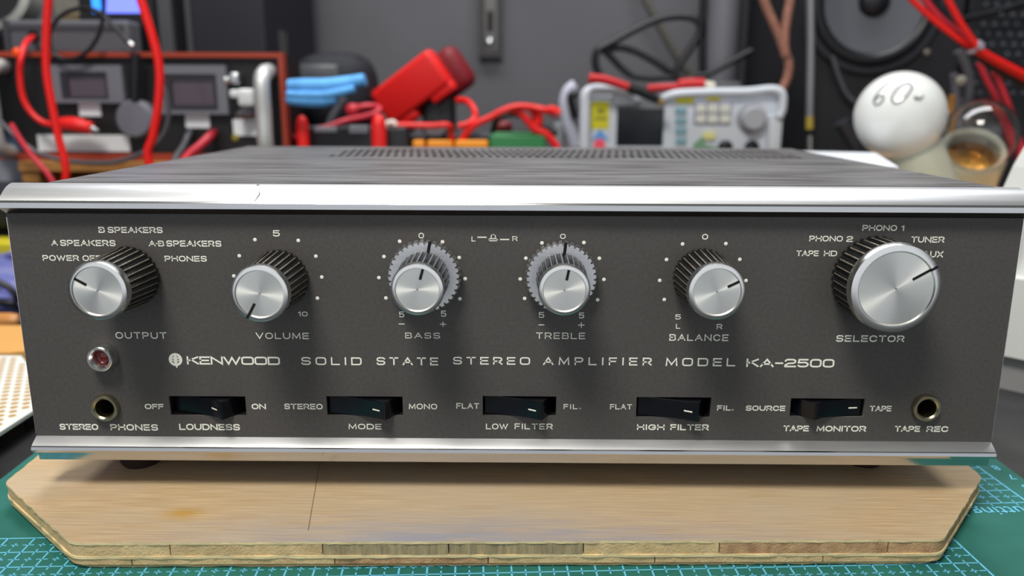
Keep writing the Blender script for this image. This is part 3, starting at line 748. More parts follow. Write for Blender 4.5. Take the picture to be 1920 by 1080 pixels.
# --- left bench power supply
Y = 0.40
f = (-0.4166, -0.1819, 0.0641, 0.1477)
WS = f[2]
t = thing('bench_power_supply', 'black bench power supply with orange-red frame, two meters and silver handles', 'power supply', ((f[0]+f[1])/2, .47, WS))
M_FACE = mat('power_supply_black', (20, 20, 23), 0.5); M_ORG = mat('orange_red_frame', (158, 58, 36), 0.5)
bm = new(); box(bm, f[0]+.002, f[1]-.002, Y+.002, Y+.055, f[2]+.002, f[3]-.002); obj('case', bm, M_FACE, t)
th = 0.0038
bm = new(); frame_rect(bm, f, (f[0]+th, f[1]-th, f[2]+th*1.4, f[3]-th), Y-.004, .010); obj('frame', bm, M_ORG, t)
for r in ((-0.2008, -0.1874, 0.067, 0.1357), (-0.4097, -0.3971, 0.0685, 0.1389)):
    bm = new(); w2 = (r[1]-r[0])/2; xm = (r[0]+r[1])/2
    tube(bm, [(xm, Y, r[3]-.002), (xm, Y-.014, r[3]-.004), (xm, Y-.022, r[3]-.012), (xm, Y-.022, (r[2]+r[3])/2), (xm, Y-.022, r[2]+.012), (xm, Y-.014, r[2]+.004), (xm, Y, r[2]+.002)], w2*.92, 12, 6); obj('handle', bm, mat('matte_silver_handle', (206, 208, 208), .5, .55), t, smooth=50)
M_MOD = mat('grey_meter_bezel', (112, 113, 122), 0.5); M_MODD = mat('meter_window_frame', (44, 44, 50), 0.4); M_DISP = mat('dead_display_filter', (84, 72, 84), 0.25)
for o_, i_, d_ in (((-0.3644, -0.3082, 0.1089, 0.1377), (-0.357, -0.32, 0.1117, 0.1325), (-0.3525, -0.3231, 0.1138, 0.1288)), ((-0.2796, -0.2267, 0.1006, 0.138), (-0.276, -0.2344, 0.1035, 0.1312), (-0.271, -0.2382, 0.1076, 0.1267))):
    bm = new(); frame_rect(bm, o_, i_, Y-.006, .008); md = obj('panel_meter', bm, M_MOD, t)
    bm = new(); frame_rect(bm, i_, d_, Y-.004, .006); obj('window_frame', bm, M_MODD, md)
    bm = new(); box(bm, d_[0], d_[1], Y-.002, Y+.001, d_[2], d_[3]); obj('display', bm, M_DISP, md)
for r in ((-0.3482, -0.3311, 0.0985, 0.1101), (-0.2639, -0.2448, 0.0897, 0.1018), (-0.3844, -0.3105, 0.0707, 0.0838), (-0.2261, -0.2026, 0.0836, 0.0965)):
    bm = new(); box(bm, r[0], r[1], Y+.0006, Y+.0022, r[2], r[3]); obj('sticker', bm, M_STICK, t)
bm = new(); p = (-0.2993, 0.39, 0.0968); rk = 0.0151
lathe(bm, [(rk*.95, 0), (rk, .002), (rk*.98, .012), (rk*.86, .0155), (0, .016)], (p[0], Y+.002, p[2]), (0, -1, 0), 32); obj('rotary_knob', bm, mat('grey_knob', (112, 112, 122), .55), t, smooth=40)
for a, b, q in (((-0.2235, -0.2148, 0.1235, 0.1324), (-0.2236, 0.39, 0.1267), (-0.2189, 0.39, 0.1227)),):
    bm = new(); rbox(bm, a[0], a[1], Y-.012, Y+.002, a[2], a[3], .002); fx = obj('coaxial_fitting', bm, M_SILVER, t, smooth=40)
    bm = new(); lathe(bm, [(.003, 0), (.003, .006), (0, .006)], (a[0]-.004, Y-.005, a[2]+.003), (1, 0, 0), 12); obj('screw_ring', bm, M_SILVER, fx)
a = (-0.2154, -0.2022, 0.1066, 0.1203); b = (-0.2227, -0.2136, 0.113, 0.1195)
bm = new(); rbox(bm, a[0], a[1], Y-.018, Y+.002, a[2], a[3], .003); rbox(bm, b[0], b[1]+.002, Y-.014, Y-.004, b[2], b[3], .002); fx = obj('elbow_adapter', bm, mat('white_elbow', (214, 218, 220), .4), t, smooth=40)
bm = new(); p = (-0.2096, 0.385, 0.1022); lathe(bm, [(.0062, 0), (.0062, .010), (.004, .014), (.0025, .020), (0, .020)], (p[0], Y+.001, p[2]), (-.3, -1, -.1), 16); obj('connector_barrel', bm, M_SILVER, t, smooth=40)
p = (-0.2249, 0.399, 0.0823)
bm = new(); lathe(bm, [(.0028, 0), (.0026, .002), (0, .003)], (p[0], Y+.002, p[2]), (0, -1, 0), 16); obj('indicator', bm, mat('olive_indicator', (150, 140, 40), .4), t, smooth=50)
# leads that plug into the supply
cable('grey_test_lead', [(*(-0.26, 0.399, 0.0867),)]+[(-0.2581, 0.388, 0.0839), (-0.2593, 0.38, 0.076), (-0.2622, 0.372, 0.068), (-0.2633, 0.36, 0.0551)], .0026, M_GREYC, 'short dark grey lead plugged in below the right meter', 'cable')
cable('red_output_lead', [(*(-0.242, 0.401, 0.0859),)]+[(-0.2409, 0.388, 0.0835), (-0.2456, 0.378, 0.0766), (-0.2522, 0.37, 0.0694), (-0.2583, 0.36, 0.0572)], .0034, M_PINK, 'thick pinkish red lead plugged in right of the grey lead', 'cable')

# --- wooden stand under it
t = thing('wooden_stand', 'tan wooden stand carrying the black power supply', 'stand', ((f[0]+f[1])/2, .47, BZ))
M_TAN = mat('tan_board', (170, 118, 62), .6, noise=.2, scale=30, stretch=(1, 6, 6))
zs = (-0.3913, 0.385, 0.0556)[2]
xl = (-0.3935, 0.385, 0.0648)[0]
bm = new(); rbox(bm, xl, f[1]-.004, .385, .462, zs, WS-.0002, .001); obj('shelf_board', bm, M_TAN, t)
for x in (xl, f[1]-.024):
    bm = new(); rbox(bm, x, x+.014, .388, .46, BZ, zs, .001); obj('upright', bm, M_TAN, t)
bm = new(); box(bm, xl+.014, f[1]-.024, .450, .458, BZ, zs); obj('back_board', bm, M_TAN, t)

# --- grey instrument standing on the supply
r = (-0.418, -0.3167, 0.1494, 0.1745); ZT = f[3]
t = thing('grey_instrument_case', 'low grey plastic instrument case on top of the power supply', 'instrument case', ((r[0]+r[1])/2, .48, ZT))
M_GBOX = mat('grey_abs', (92, 92, 99), .55); M_GBOXD = mat('grey_abs_dark', (66, 66, 73), .55)
bm = new(); rbox(bm, r[0], r[1], .432, .456, ZT, r[3], .003); obj('case', bm, M_GBOX, t)
bm = new(); box(bm, r[0]+.004, r[1]-.004, .4305, .4322, r[3]-.008, r[3]-.004); obj('recess_strip', bm, M_GBOXD, t)
bm = new(); rbox(bm, r[0], r[0]+.004, .428, .434, ZT, r[3], .001); obj('side_rail', bm, M_GBOXD, t)
p = (-0.3945, 0.43, 0.1615)
bm = new(); lathe(bm, [(.0045, 0), (.0045, .002), (.003, .002), (.003, -.004)], (p[0], .432, p[2]), (0, -1, 0), 16); obj('socket', bm, M_VOID, t)

# --- lit tablet screen leaning behind
r = (-0.3589, -0.3166, 0.1828, 0.2227)
t = thing('tablet', 'black tablet with lit blue screen standing behind the grey case', 'tablet', ((r[0]+r[1])/2, .47, r[2]))
zt = (-0.3428, 0.46, 0.1768)[2]
bm = new(); rbox(bm, r[0]-.012, r[1]+.010, .461, .470, f[3], r[3]+.01, .002); obj('case', bm, M_BLACK, t)
bm = new(); x1 = (-0.35, 0.46, 0.193)[0]; box(bm, r[0]+.0005, x1-.001, .4600, .4608, r[2], r[3]); obj('screen', bm, mat('screen_blue', (60, 150, 255), .3, emit=(40, 140, 255), estr=1.3), t)
bm = new(); box(bm, x1+.001, r[1], .4600, .4608, r[2], r[3]); obj('screen', bm, mat('screen_violet', (110, 120, 255), .3, emit=(112, 128, 255), estr=1.3), t)
# --- beige tower and round pale lamp edge at upper left
r = (-0.4133, -0.3886, 0.181, 0.2285)
t = thing('beige_transformer', 'beige grey block with brown end behind the grey case', 'transformer', ((r[0]+r[1])/2, .51, f[3]))
bm = new(); rbox(bm, r[0], r[1], .50, .545, f[3], r[3], .002); obj('core', bm, mat('beige_grey', (122, 120, 112), .6, noise=.2, scale=60), t)
r2 = (-0.4029, -0.3896, 0.177, 0.186)
bm = new(); rbox(bm, r2[0], r2[1], .494, .501, r2[2], r2[3], .001); obj('terminal_block', bm, mat('brown_phenolic', (110, 96, 70), .6), t)
r = (-0.3863, -0.3833, 0.1738, 0.1837)
bm = new(); rbox(bm, r[0], r[1], .436, .440, (-0.3927, 0.44, 0.1752)[2], r[3], .001); tag(obj('toggle_lever', bm, mat('ivory', (190, 184, 170), .5)), 'small ivory lever on top of the grey case beside a red cable', 'lever')
p = (-0.4872, 0.5, 0.206)
bm = new(); lathe(bm, [(.036, 0), (.036, .03), (.030, .033), (.030, 0)], (p[0], .55, p[2]), (.15, -1, .1), 40)
t = thing('round_speaker_ring', 'pale round ring seen at the far upper left corner', 'ring', (p[0], .55, f[3]))
obj('rim', bm, mat('pale_grey_plastic', (176, 176, 172), .5), t, smooth=40)
bm = new(); lathe(bm, [(.030, .004), (0, .004)], (p[0], .55, p[2]), (.15, -1, .1), 24); obj('grille', bm, M_BLACK, t)
bm = new(); rbox(bm, p[0]-.012, p[0]+.012, .545, .565, f[3], p[2]-.025, .002); obj('foot', bm, M_BLACK, t)

# --- dark cabinets and grey post behind, left
xa = (-0.3304, 0.6, 0.183)[0]; xb = (-0.2547, 0.6, 0.1833)[0]
M_CAB = mat('navy_black_vinyl', (32, 33, 42), .6, noise=.15, scale=300)
t = thing('dark_cabinet', 'tall navy black loudspeaker cabinet standing behind the power supply', 'cabinet', ((xa+xb)/2, .70, BZ))
bm = new(); rbox(bm, xa, xb, .60, .81, BZ, .40, .003); obj('body', bm, M_CAB, t)
r = (-0.2706, -0.2653, 0.1604, 0.1837)
bm = new(); box(bm, xb-.0005, xb+.0012, .65, .675, r[2], r[3]); obj('hinge_plate', bm, mat('dull_steel', (104, 100, 98), .5, .5), t)
x0, x1 = (-0.3785, 0.62, 0.1845)[0], (-0.3563, 0.62, 0.1846)[0]
bm = new(); rbox(bm, x0, x1, .62, .66, BZ, .45, .004); tag(obj('grey_post', bm, mat('grey_post', (84, 84, 90), .6)), 'upright grey post between the blue lit screen and dark cabinet', 'post')

# --- hanging red test cables
cable('red_test_cable', [(-0.303, 0.3, 0.1952), (-0.3072, 0.3, 0.1754), (-0.3111, 0.3, 0.1553), (-0.3141, 0.3, 0.1314), (-0.3134, 0.3, 0.1105), (-0.3115, 0.3, 0.0875), (-0.3091, 0.3, 0.0623)]+[(-.318, .302, .03), (-.30, .30, BZ+.0035), (-.26, .295, BZ+.0035)], .0027, M_RED, 'long red cable hanging farthest left, crossing the red clip', 'cable', 'red cables hanging at left')
cable('red_test_cable', [(-0.2459, 0.29, 0.1907), (-0.242, 0.29, 0.1746), (-0.2366, 0.29, 0.1515), (-0.234, 0.29, 0.1314), (-0.2368, 0.29, 0.1092), (-0.2423, 0.29, 0.0883), (-0.2468, 0.29, 0.0717)]+[(-.235, .292, .03), (-.22, .29, BZ+.0035), (-.19, .285, BZ+.0035)], .0030, M_RED, 'long red cable hanging beside the round grey knob', 'cable', 'red cables hanging at left')
t = thing('crocodile_clip_lead', 'red lead with red crocodile clip crossing the power supply front', 'test lead', (-0.3479, 0.375, 0.0901))
bm = new(); tube(bm, [(*(-0.3963, 0.434, 0.1613),)]+[(-0.383, 0.405, 0.1577), (-0.3791, 0.39, 0.152), (-0.3774, 0.38, 0.1417), (-0.3798, 0.38, 0.1299), (-0.3798, 0.38, 0.114), (-0.3755, 0.38, 0.1028), (-0.3675, 0.38, 0.0947), (-0.357, 0.38, 0.0919)], .0023, 8, 8); obj('lead', bm, M_RED, t, smooth=60)
bm = new(); tube(bm, [(-0.3586, 0.38, 0.0923), (-0.3511, 0.38, 0.0932), (-0.342, 0.38, 0.0928), (-0.3347, 0.38, 0.0912), (-0.3287, 0.38, 0.0896)], lambda s: .0032+.0024*math.sin(min(1, s*1.25)*PI*.75)*1.0, 12, 6); obj('boot', bm, M_RED2, t, smooth=60)
bm = new(); tube(bm, [(-0.3291, 0.38, 0.0896), (-0.3243, 0.38, 0.088)], lambda s: .0028-.0018*s, 8, 4); obj('jaw', bm, M_SILVER, t, smooth=60)
p = (-0.3882, 0.395, 0.1467)
bm = new(); lathe(bm, [(0, -.003), (.0035, -.002), (.004, 0), (.0035, .002), (0, .003)], p, (0, -1, 0), 14); tag(obj('orange_bead', bm, mat('orange_plastic', (250, 86, 10), .4), smooth=60), 'tiny bright orange bead at the left end of the frame top', 'bead')
cable('grey_signal_cable', [(-0.3907, 0.36, 0.1003), (-0.3839, 0.36, 0.0913), (-0.3733, 0.36, 0.0802), (-0.3602, 0.36, 0.0715), (-0.3426, 0.36, 0.0664), (-0.3144, 0.36, 0.0646), (-0.2938, 0.36, 0.0679), (-0.2747, 0.36, 0.0771), (-0.2644, 0.36, 0.0879), (-0.26, 0.36, 0.1008), (-0.2603, 0.36, 0.1144), (-0.2633, 0.36, 0.126)], .0018, M_GREYC, 'thin grey cable sagging in front of the power supply', 'cable')
cable('pink_test_cable', [(-0.3673, 0.34, 0.0943), (-0.3618, 0.34, 0.0829), (-0.3541, 0.34, 0.0702), (-0.3427, 0.34, 0.0542)]+[(-.33, .34, .02), (-.31, .34, BZ+.003)], .0020, M_PINK, 'thin pinkish red cable running down to the amplifier corner', 'cable')
cable('black_looped_cable', [(-0.3096, 0.385, 0.2001), (-0.3116, 0.385, 0.1849), (-0.3145, 0.385, 0.1695), (-0.32, 0.385, 0.157), (-0.3302, 0.385, 0.146), (-0.3431, 0.385, 0.1412), (-0.3529, 0.385, 0.1444), (-0.3568, 0.385, 0.153), (-0.3537, 0.385, 0.1647), (-0.3431, 0.385, 0.1748), (-0.3297, 0.385, 0.1787), (-0.3166, 0.385, 0.1764), (-0.3074, 0.385, 0.1672), (-0.2995, 0.385, 0.1579), (-0.2942, 0.385, 0.1532)], .0017, M_BLKC, 'thin black cable curled in one loop before the grey case', 'cable')
bm = new(); tube(bm, [(-0.2954, 0.385, 0.154), (-0.2932, 0.385, 0.1516)], .0022, 8, 3); tag(obj('plug_tip', bm, M_SILVER, smooth=50), 'small silver plug tip at the end of black loop', 'plug')
bm = new(); tube(bm, [(-0.293, 0.388, 0.1463), (-0.2946, 0.388, 0.1304), (-0.297, 0.388, 0.1111)], .0036, 8, 4); tag(obj('black_strap', bm, M_BLKC, smooth=50), 'black strap hanging over the supply above the grey knob', 'strap')

# --- black pouch, blue cloth, strap
t = thing('zip_case', 'black padded case with a light patch behind the blue cloth', 'case', (-0.1727, 0.5, 0.0889))
c = (-0.1702, 0.5, 0.1222)
M_POUCH = mat('black_nylon', (26, 28, 36), .7, noise=.3, scale=120)
bm = new(); w_ = 0.0382; h_ = 0.0367
blob(bm, (c[0], .535, c[2]-.004), w_, .036, h_, 3.2, Matrix.Rotation(math.radians(-3), 4, 'Y'), 28); obj('shell', bm, M_POUCH, t, smooth=60)
bm = new(); rbox(bm, c[0]-.034, c[0]+.010, -.004, .006, -.016, .012, .003, 2, Matrix.Translation((0, .502, c[2]+.009))); obj('clear_window', bm, mat('grey_window', (74, 77, 84), .35), t, smooth=40)
zb = (-0.1857, 0.52, 0.0709)[2]
t = thing('tool_crate', 'low dark crate holding up the black case behind the amplifier', 'crate', (-0.1699, 0.54, 0.0648))
bm = new(); x0, x1 = (-0.2193, 0.54, 0.0645)[0], (-0.144, 0.54, 0.0649)[0]; rbox(bm, x0, x1, .50, .58, BZ, c[2]-h_+.001, .003); obj('box', bm, mat('dark_crate', (30, 32, 38), .6), t)
M_BLUE = mat('sky_blue_cloth', (96, 168, 232), .8, noise=.15, scale=90, bump=.5, bscale=300)
t = thing('blue_cloth', 'folded sky blue cloth tucked in front of the black case', 'cloth', (-0.1717, 0.48, 0.1151))
for pts, r0 in (([(-0.1775, 0.392, 0.1229), (-0.1655, 0.392, 0.1226), (-0.1488, 0.392, 0.1223), (-0.1341, 0.392, 0.1243), (-0.1178, 0.392, 0.1276)], .0056), ([(-0.1772, 0.388, 0.1164), (-0.1648, 0.388, 0.1157), (-0.1482, 0.388, 0.1158), (-0.1356, 0.388, 0.1182), (-0.1248, 0.388, 0.1207)], .0036), ([(-0.178, 0.39, 0.1124), (-0.1655, 0.39, 0.1116), (-0.151, 0.39, 0.1113), (-0.1396, 0.39, 0.113)], .0047)):
    bm = new(); tube(bm, pts, lambda s, r0=r0: r0*(.85+.3*math.sin(s*PI)), 10, 6); 
    for v in bm.verts: v.co.y = .39+(v.co.y-.39)*1.5
    obj('fold', bm, M_BLUE, t, smooth=60)
bm = new(); tube(bm, [(-0.1483, 0.46, 0.1129), (-0.1542, 0.46, 0.1039), (-0.1601, 0.46, 0.0948), (-0.1665, 0.46, 0.0779)]+[(-0.1692, 0.46, 0.0603)], .0038, 8, 5); tag(obj('grey_strap', bm, mat('grey_webbing', (76, 78, 86), .7), smooth=60), 'dark grey strap slanting down below the blue cloth', 'strap')
bm = new(); tube(bm, [(-0.2087, 0.47, 0.1217), (-0.2023, 0.47, 0.1035), (-0.1918, 0.47, 0.0898), (-0.1807, 0.47, 0.0773)], .0075, 8, 6); tag(obj('black_strap', bm, M_POUCH, smooth=60), 'wide black strap between the supply handle and blue cloth', 'strap')

# --- red multimeter
P0 = (-0.0966, 0.505, 0.1226); Lm, Wm = 0.0715, 0.0360
RT = Matrix.Translation(P0) @ Matrix.Rotation(math.radians(-35), 4, 'Y') @ Matrix.Rotation(math.radians(-14), 4, 'Z')
t = thing('multimeter', 'red cased multimeter leaning over at a slant before the grey wall', 'multimeter', (-0.0942, 0.49, 0.0825))
bm = new(); rbox(bm, -Lm/2, Lm/2, -.006, .012, -Wm/2, Wm/2, .005, 4, RT)
rbox(bm, -Lm/2-.001, -Lm/2+.028, -.003, .010, -Wm/2-.008, -Wm/2+.006, .004, 3, RT); rbox(bm, Lm/2-.026, Lm/2-.0, -.003, .010, -Wm/2-.007, -Wm/2+.004, .003, 3, RT)
obj('holster', bm, M_RED2, t, smooth=40)
bm = new(); rbox(bm, -Lm/2+.020, Lm/2+.014, .012, .036, -Wm/2-.012, Wm/2-.006, .009, 4, RT); obj('body', bm, M_DKRED, t, smooth=40)  # body in darker red: the shaded side is put into the colour
bm = new(); q = RT @ Vector((.008, .03, -Wm/2)); rbox(bm, q.x-.014, q.x+.016, .515, .55, BZ, q.z+.004, .004); obj('stand', bm, M_BLACK, t, smooth=40)

# --- banana plugs, leads, boxes
t = thing('dual_terminal_box', 'black terminal box with two red posts behind the amplifier', 'terminal box', (-0.1446, 0.42, 0.0677))
r = (-0.1745, -0.0905, 0.0502, 0.0904)
bm = new(); rbox(bm, r[0], r[1], .425, .48, BZ, r[3], .002); obj('box', bm, mat('graphite_plastic', (42, 44, 50), .5), t)
r2 = (-0.1675, -0.1481, 0.0858, 0.0901); r3 = (-0.1383, -0.1224, 0.085, 0.0911)
for q in (r2, r3):
    bm = new(); rbox(bm, q[0], q[1], .4235, .4252, q[2], q[3], .0006); obj('silver_plate', bm, mat('dull_silver', (150, 152, 156), .4, .6), t)
for p, wr in (((-0.1742, 0.415, 0.0843), 0.0050), ((-0.1118, 0.415, 0.0855), 0.0061)):
    bm = new(); lathe(bm, [(wr, -.04), (wr, .006), (wr*.86, .011), (wr*.5, .0145), (0, .0155)], (p[0], .414, p[2]), (0, 0, 1), 20); obj('terminal_post', bm, M_RED2, t, smooth=50)
cable('red_jumper_lead', [(-0.1885, 0.43, 0.0814), (-0.1823, 0.425, 0.0813), (-0.1749, 0.43, 0.0854), (-0.1654, 0.43, 0.0877), (-0.1557, 0.435, 0.0902), (-0.1431, 0.44, 0.0949), (-0.1295, 0.44, 0.0976), (-0.1181, 0.44, 0.1012), (-0.1156, 0.445, 0.1047), (-0.1219, 0.45, 0.1068), (-0.131, 0.45, 0.1063), (-0.1402, 0.45, 0.1036)], .0028, M_PINK, 'pinkish red lead looping from the left terminal post up left of the multimeter', 'cable')
bm = new(); blob(bm, (-0.1397, 0.452, 0.1036), .0065, .005, .0055, 2.2); tag(obj('red_plug', bm, M_PINK, smooth=60), 'round red plug end lying below the black case', 'plug')
cable('red_patch_lead', [(-0.1047, 0.43, 0.0914), (-0.0878, 0.43, 0.0915), (-0.07, 0.43, 0.0912), (-0.0558, 0.43, 0.0912), (-0.0549, 0.44, 0.0802), (-0.0543, 0.44, 0.0623)], .0026, M_RED, 'straight red lead lying level below the red multimeter', 'cable')
bm = new(); tube(bm, [(-0.109, 0.428, 0.0871), (-0.107, 0.428, 0.0928), (-0.1017, 0.428, 0.0937), (-0.1004, 0.428, 0.0911)], .0024, 8, 4); tag(obj('white_clip', bm, mat('ivory_white', (224, 214, 206), .4), smooth=60), 'small white hook clip right of a red terminal post', 'clip')
t = thing('dark_red_socket', 'dark red round binding post half hidden behind the amplifier', 'binding post', (-0.106, 0.44, 0.0666))
p = (-0.1052, 0.44, 0.0791); bm = new(); lathe(bm, [(.0085, -.06), (.0085, .004), (.006, .008), (0, .009)], (p[0], .446, p[2]), (0, 0, 1), 20); obj('post', bm, mat('maroon', (84, 30, 34), .5), t, smooth=50)
p = (-0.0975, 0.44, 0.0792); bm = new(); lathe(bm, [(.004, -.06), (.004, .003), (0, .004)], (p[0], .44, p[2]), (0, 0, 1), 12); obj('screw', bm, mat('dull_silver', (150, 152, 156), .4, .6), t, smooth=50)
# battery tester with orange blocks
t = thing('orange_terminal_strip', 'dark box topped with a row of orange terminal blocks', 'terminal strip', (-0.0526, 0.43, 0.0631))
r = (-0.0935, -0.0204, 0.0492, 0.084)
bm = new(); rbox(bm, r[0], r[1], .445, .475, BZ, r[3], .002); obj('base', bm, mat('blue_black_plastic', (36, 40, 50), .5), t)
M_AMB = mat('amber_plastic', (240, 150, 26), .45)
for a, b in ((774, 796), (801, 849), (853, 915)):
    q = ((-0.0871, -0.0772, 0.0626, 0.079), (-0.0749, -0.0533, 0.0626, 0.0791), (-0.0515, -0.0236, 0.0628, 0.0792))[(774, 801, 853).index(a)]
    bm = new(); rbox(bm, q[0], q[1], .434, .4455, q[2], q[3], .0015); obj('terminal_block', bm, M_AMB, t, smooth=40)
bm = new(); q = [(-0.0779, 0.44, 0.0877), (-0.0688, 0.44, 0.0891), (-0.0575, 0.44, 0.0891), (-0.0644, 0.44, 0.0829), (-0.073, 0.44, 0.0828)]
prism(bm, [(p[0], p[2]) for p in q], .438, .446, 'xz'); obj('metal_tab', bm, mat('dull_silver', (150, 152, 156), .4, .6), t)
t = thing('green_terminal_block', 'green plastic block lying right of the orange terminals', 'terminal block', (0.0012, 0.44, 0.0626))
r = (-0.0228, 0.0257, 0.0536, 0.0841)
bm = new(); rbox(bm, r[0], r[1], .442, .465, BZ, r[3], .003); obj('housing', bm, mat('green_plastic', (44, 128, 72), .45), t, smooth=40)
bm = new(); rbox(bm, r[0]+.004, r[1]-.004, .446, .461, r[3], r[3]+.0012, .0005); obj('lid_line', bm, mat('pale_green_plastic', (84, 150, 104), .45), t)
# red wire hank
WR = .0026
cable('red_hook_wire', [(-0.0513, 0.47, 0.1119), (-0.0423, 0.46, 0.1111), (-0.0359, 0.45, 0.1045), (-0.0352, 0.445, 0.097), (-0.0404, 0.44, 0.0927), (-0.0485, 0.44, 0.0905)], .0028, M_RED, 'short red wire hooked down from the multimeter', 'cable')
cable('red_hank_wire', [(-0.047, 0.44, 0.0624), (-0.0459, 0.44, 0.0767), (-0.0422, 0.44, 0.0848), (-0.0341, 0.44, 0.0923), (-0.0214, 0.44, 0.0981), (-0.0102, 0.44, 0.1039), (0.001, 0.44, 0.107), (0.0144, 0.44, 0.1062), (0.0279, 0.44, 0.1032), (0.0343, 0.46, 0.0997), (0.0361, 0.47, 0.1032), (0.0292, 0.475, 0.1054)], .0030, M_RED, 'longest red wire arching over the green block', 'cable')
cable('red_hank_wire', [(-0.0058, 0.445, 0.1043), (0.0033, 0.445, 0.1016), (0.0101, 0.445, 0.0946), (0.0161, 0.445, 0.0879), (0.0247, 0.445, 0.0848), (0.0312, 0.445, 0.0782), (0.0359, 0.445, 0.0705), (0.038, 0.445, 0.0533)], .0032, M_RED2, 'red wire bending down right of the green block', 'cable')
cable('red_hank_wire', [(0.0146, 0.448, 0.1052), (0.0174, 0.448, 0.1008), (0.0188, 0.448, 0.0945), (0.0157, 0.448, 0.0883)], .0045, M_RED, 'short thick red wire dropping inside the arch', 'cable')
cable('black_hank_wire', [(-0.0198, 0.46, 0.084), (-0.0172, 0.452, 0.0943), (-0.0081, 0.452, 0.1001), (0.0033, 0.452, 0.0997), (0.0148, 0.452, 0.0926), (0.0231, 0.452, 0.0891), (0.0355, 0.452, 0.0846)], .0028, M_BLKC, 'black wire bowed under the red arch', 'cable')
bm = new(); blob(bm, (-0.0111, 0.47, 0.0892), .008, .006, .0055, 2.4); tag(obj('red_terminal_cap', bm, M_DKRED, smooth=60), 'dark red cap under the red wire arch', 'cap')
bm = new(); q = (-0.0111, 0.47, 0.0892); rbox(bm, q[0]-.022, q[0]+.028, .466, .50, BZ, q[2]-.004, .003); tag(obj('black_project_box', bm, M_BLACK), 'black box behind the green block and red wires', 'box')

# --- signal generator
YG = .50
b = (0.0587, 0.2449, 0.0589, 0.1231)
t = thing('signal_generator', 'white bench signal generator with yellow sticker, dark screen and keypad', 'signal generator', ((b[0]+b[1])/2, .58, BZ))
M_WHT = mat('white_abs', (206, 212, 222), .5); M_WHT2 = mat('lilac_white_abs', (190, 192, 210), .5); M_SCR = mat('dead_lcd', (28, 30, 36), .15)
bm = new(); rbox(bm, b[0]+.002, b[1]-.004, YG+.006, YG+.15, BZ, b[3]-.005, .004); obj('case', bm, mat('grey_case', (120, 122, 130), .5), t, smooth=40)
sc = (0.092, 0.1354, 0.0709, 0.105); gp = (0.0884, 0.1379, 0.105, 0.1116)
bm = new(); 
for a in ((b[0]+.003, sc[0], BZ, b[3]-.010), (sc[1], b[1]-.005, BZ, b[3]-.006), (sc[0], sc[1], BZ, sc[2])): box(bm, a[0], a[1], YG, YG+.008, a[2], a[3])
fp = obj('front_panel', bm, M_WHT, t)
bm = new(); box(bm, sc[0], sc[1], YG+.004, YG+.008, sc[2], sc[3]); obj('screen', bm, M_SCR, t)
bm = new(); box(bm, sc[0], sc[1], YG+.001, YG+.008, sc[3], b[3]-.010); obj('screen_surround', bm, mat('grey_surround', (118, 120, 126), .5), t)
def corner(name, pts, wd):
    bm = new(); tube(bm, pts, wd, 10, 6); obj(name, bm, M_WHT, t, smooth=50)
hw = 0.0049
corner('corner_bumper', [(0.0628, 0.493, 0.059), (0.0622, 0.493, 0.083), (0.0621, 0.493, 0.1067), (0.0624, 0.493, 0.117), (0.0671, 0.493, 0.1212), (0.0776, 0.493, 0.1222), (0.092, 0.493, 0.1218), (0.1016, 0.493, 0.1191), (0.1067, 0.493, 0.1116)], hw)
r = (0.0876, 0.1083, 0.1078, 0.1219)
bm = new(); rbox(bm, r[0], r[1], .492, .502, r[2], r[3], .003); obj('corner_pad', bm, M_WHT, t, smooth=40)
corner('corner_bumper', [(0.1339, 0.498, 0.1145), (0.1448, 0.493, 0.1183), (0.1734, 0.493, 0.1198), (0.2069, 0.493, 0.1204), (0.2259, 0.493, 0.1224), (0.2346, 0.493, 0.1215), (0.2392, 0.493, 0.1168), (0.2397, 0.493, 0.1051), (0.2373, 0.493, 0.098)], 0.0039)
r = (0.2296, 0.2423, 0.0597, 0.1004)
bm = new(); rbox(bm, r[0], r[1], .494, .504, r[2], r[3], .003); obj('corner_pad', bm, M_WHT, t, smooth=40)
M_YEL = mat('yellow_sticker', (214, 206, 40), .6)
r = (0.0682, 0.0847, 0.0867, 0.1114)
bm = new(); box(bm, r[0], r[1], YG-.0006, YG+.0002, r[2], r[3]); st = obj('yellow_sticker', bm, M_YEL, t)
M_FAINT = mat('faint_olive_print', (140, 140, 48), .6)
for q in ((0.0735, 0.0807, 0.1005, 0.1048), (0.0717, 0.0829, 0.0948, 0.0977)):
    bm = new(); box(bm, q[0], q[1], YG-.0008, YG-.0005, q[2], q[3]); obj('printed_line', bm, M_FAINT, st)
q = [(0.0697, 0.4993, 0.077), (0.0735, 0.4993, 0.0828), (0.0773, 0.4993, 0.0867), (0.0809, 0.4993, 0.0819), (0.0854, 0.4993, 0.0771)]
bm = new(); prism(bm, [(p[0], p[2]) for p in q], YG-.0008, YG+.0002, 'xz'); obj('blue_sticker', bm, mat('blue_sticker', (96, 160, 226), .6), t)
p = (0.0767, 0.4993, 0.0727); bm = new(); lathe(bm, [(0.0054, 0), (0.0054, .001), (0, .001)], (p[0], YG, p[2]), (0, -1, 0), 20); obj('pink_sticker', bm, mat('pink_sticker', (250, 90, 110), .6), t)
M_TEAL = mat('teal_key', (128, 166, 178), .5)
for yy in (0, 1, 2, 3):
    r = ((0.1448, 0.155, 0.0999, 0.1065), (0.1453, 0.1555, 0.0913, 0.0975), (0.1457, 0.156, 0.0822, 0.0889), (0.1462, 0.1564, 0.073, 0.0798))[yy]
    bm = new(); rbox(bm, r[0], r[1], YG-.002, YG+.002, r[2], r[3], .0008); obj('soft_key', bm, M_TEAL, t)
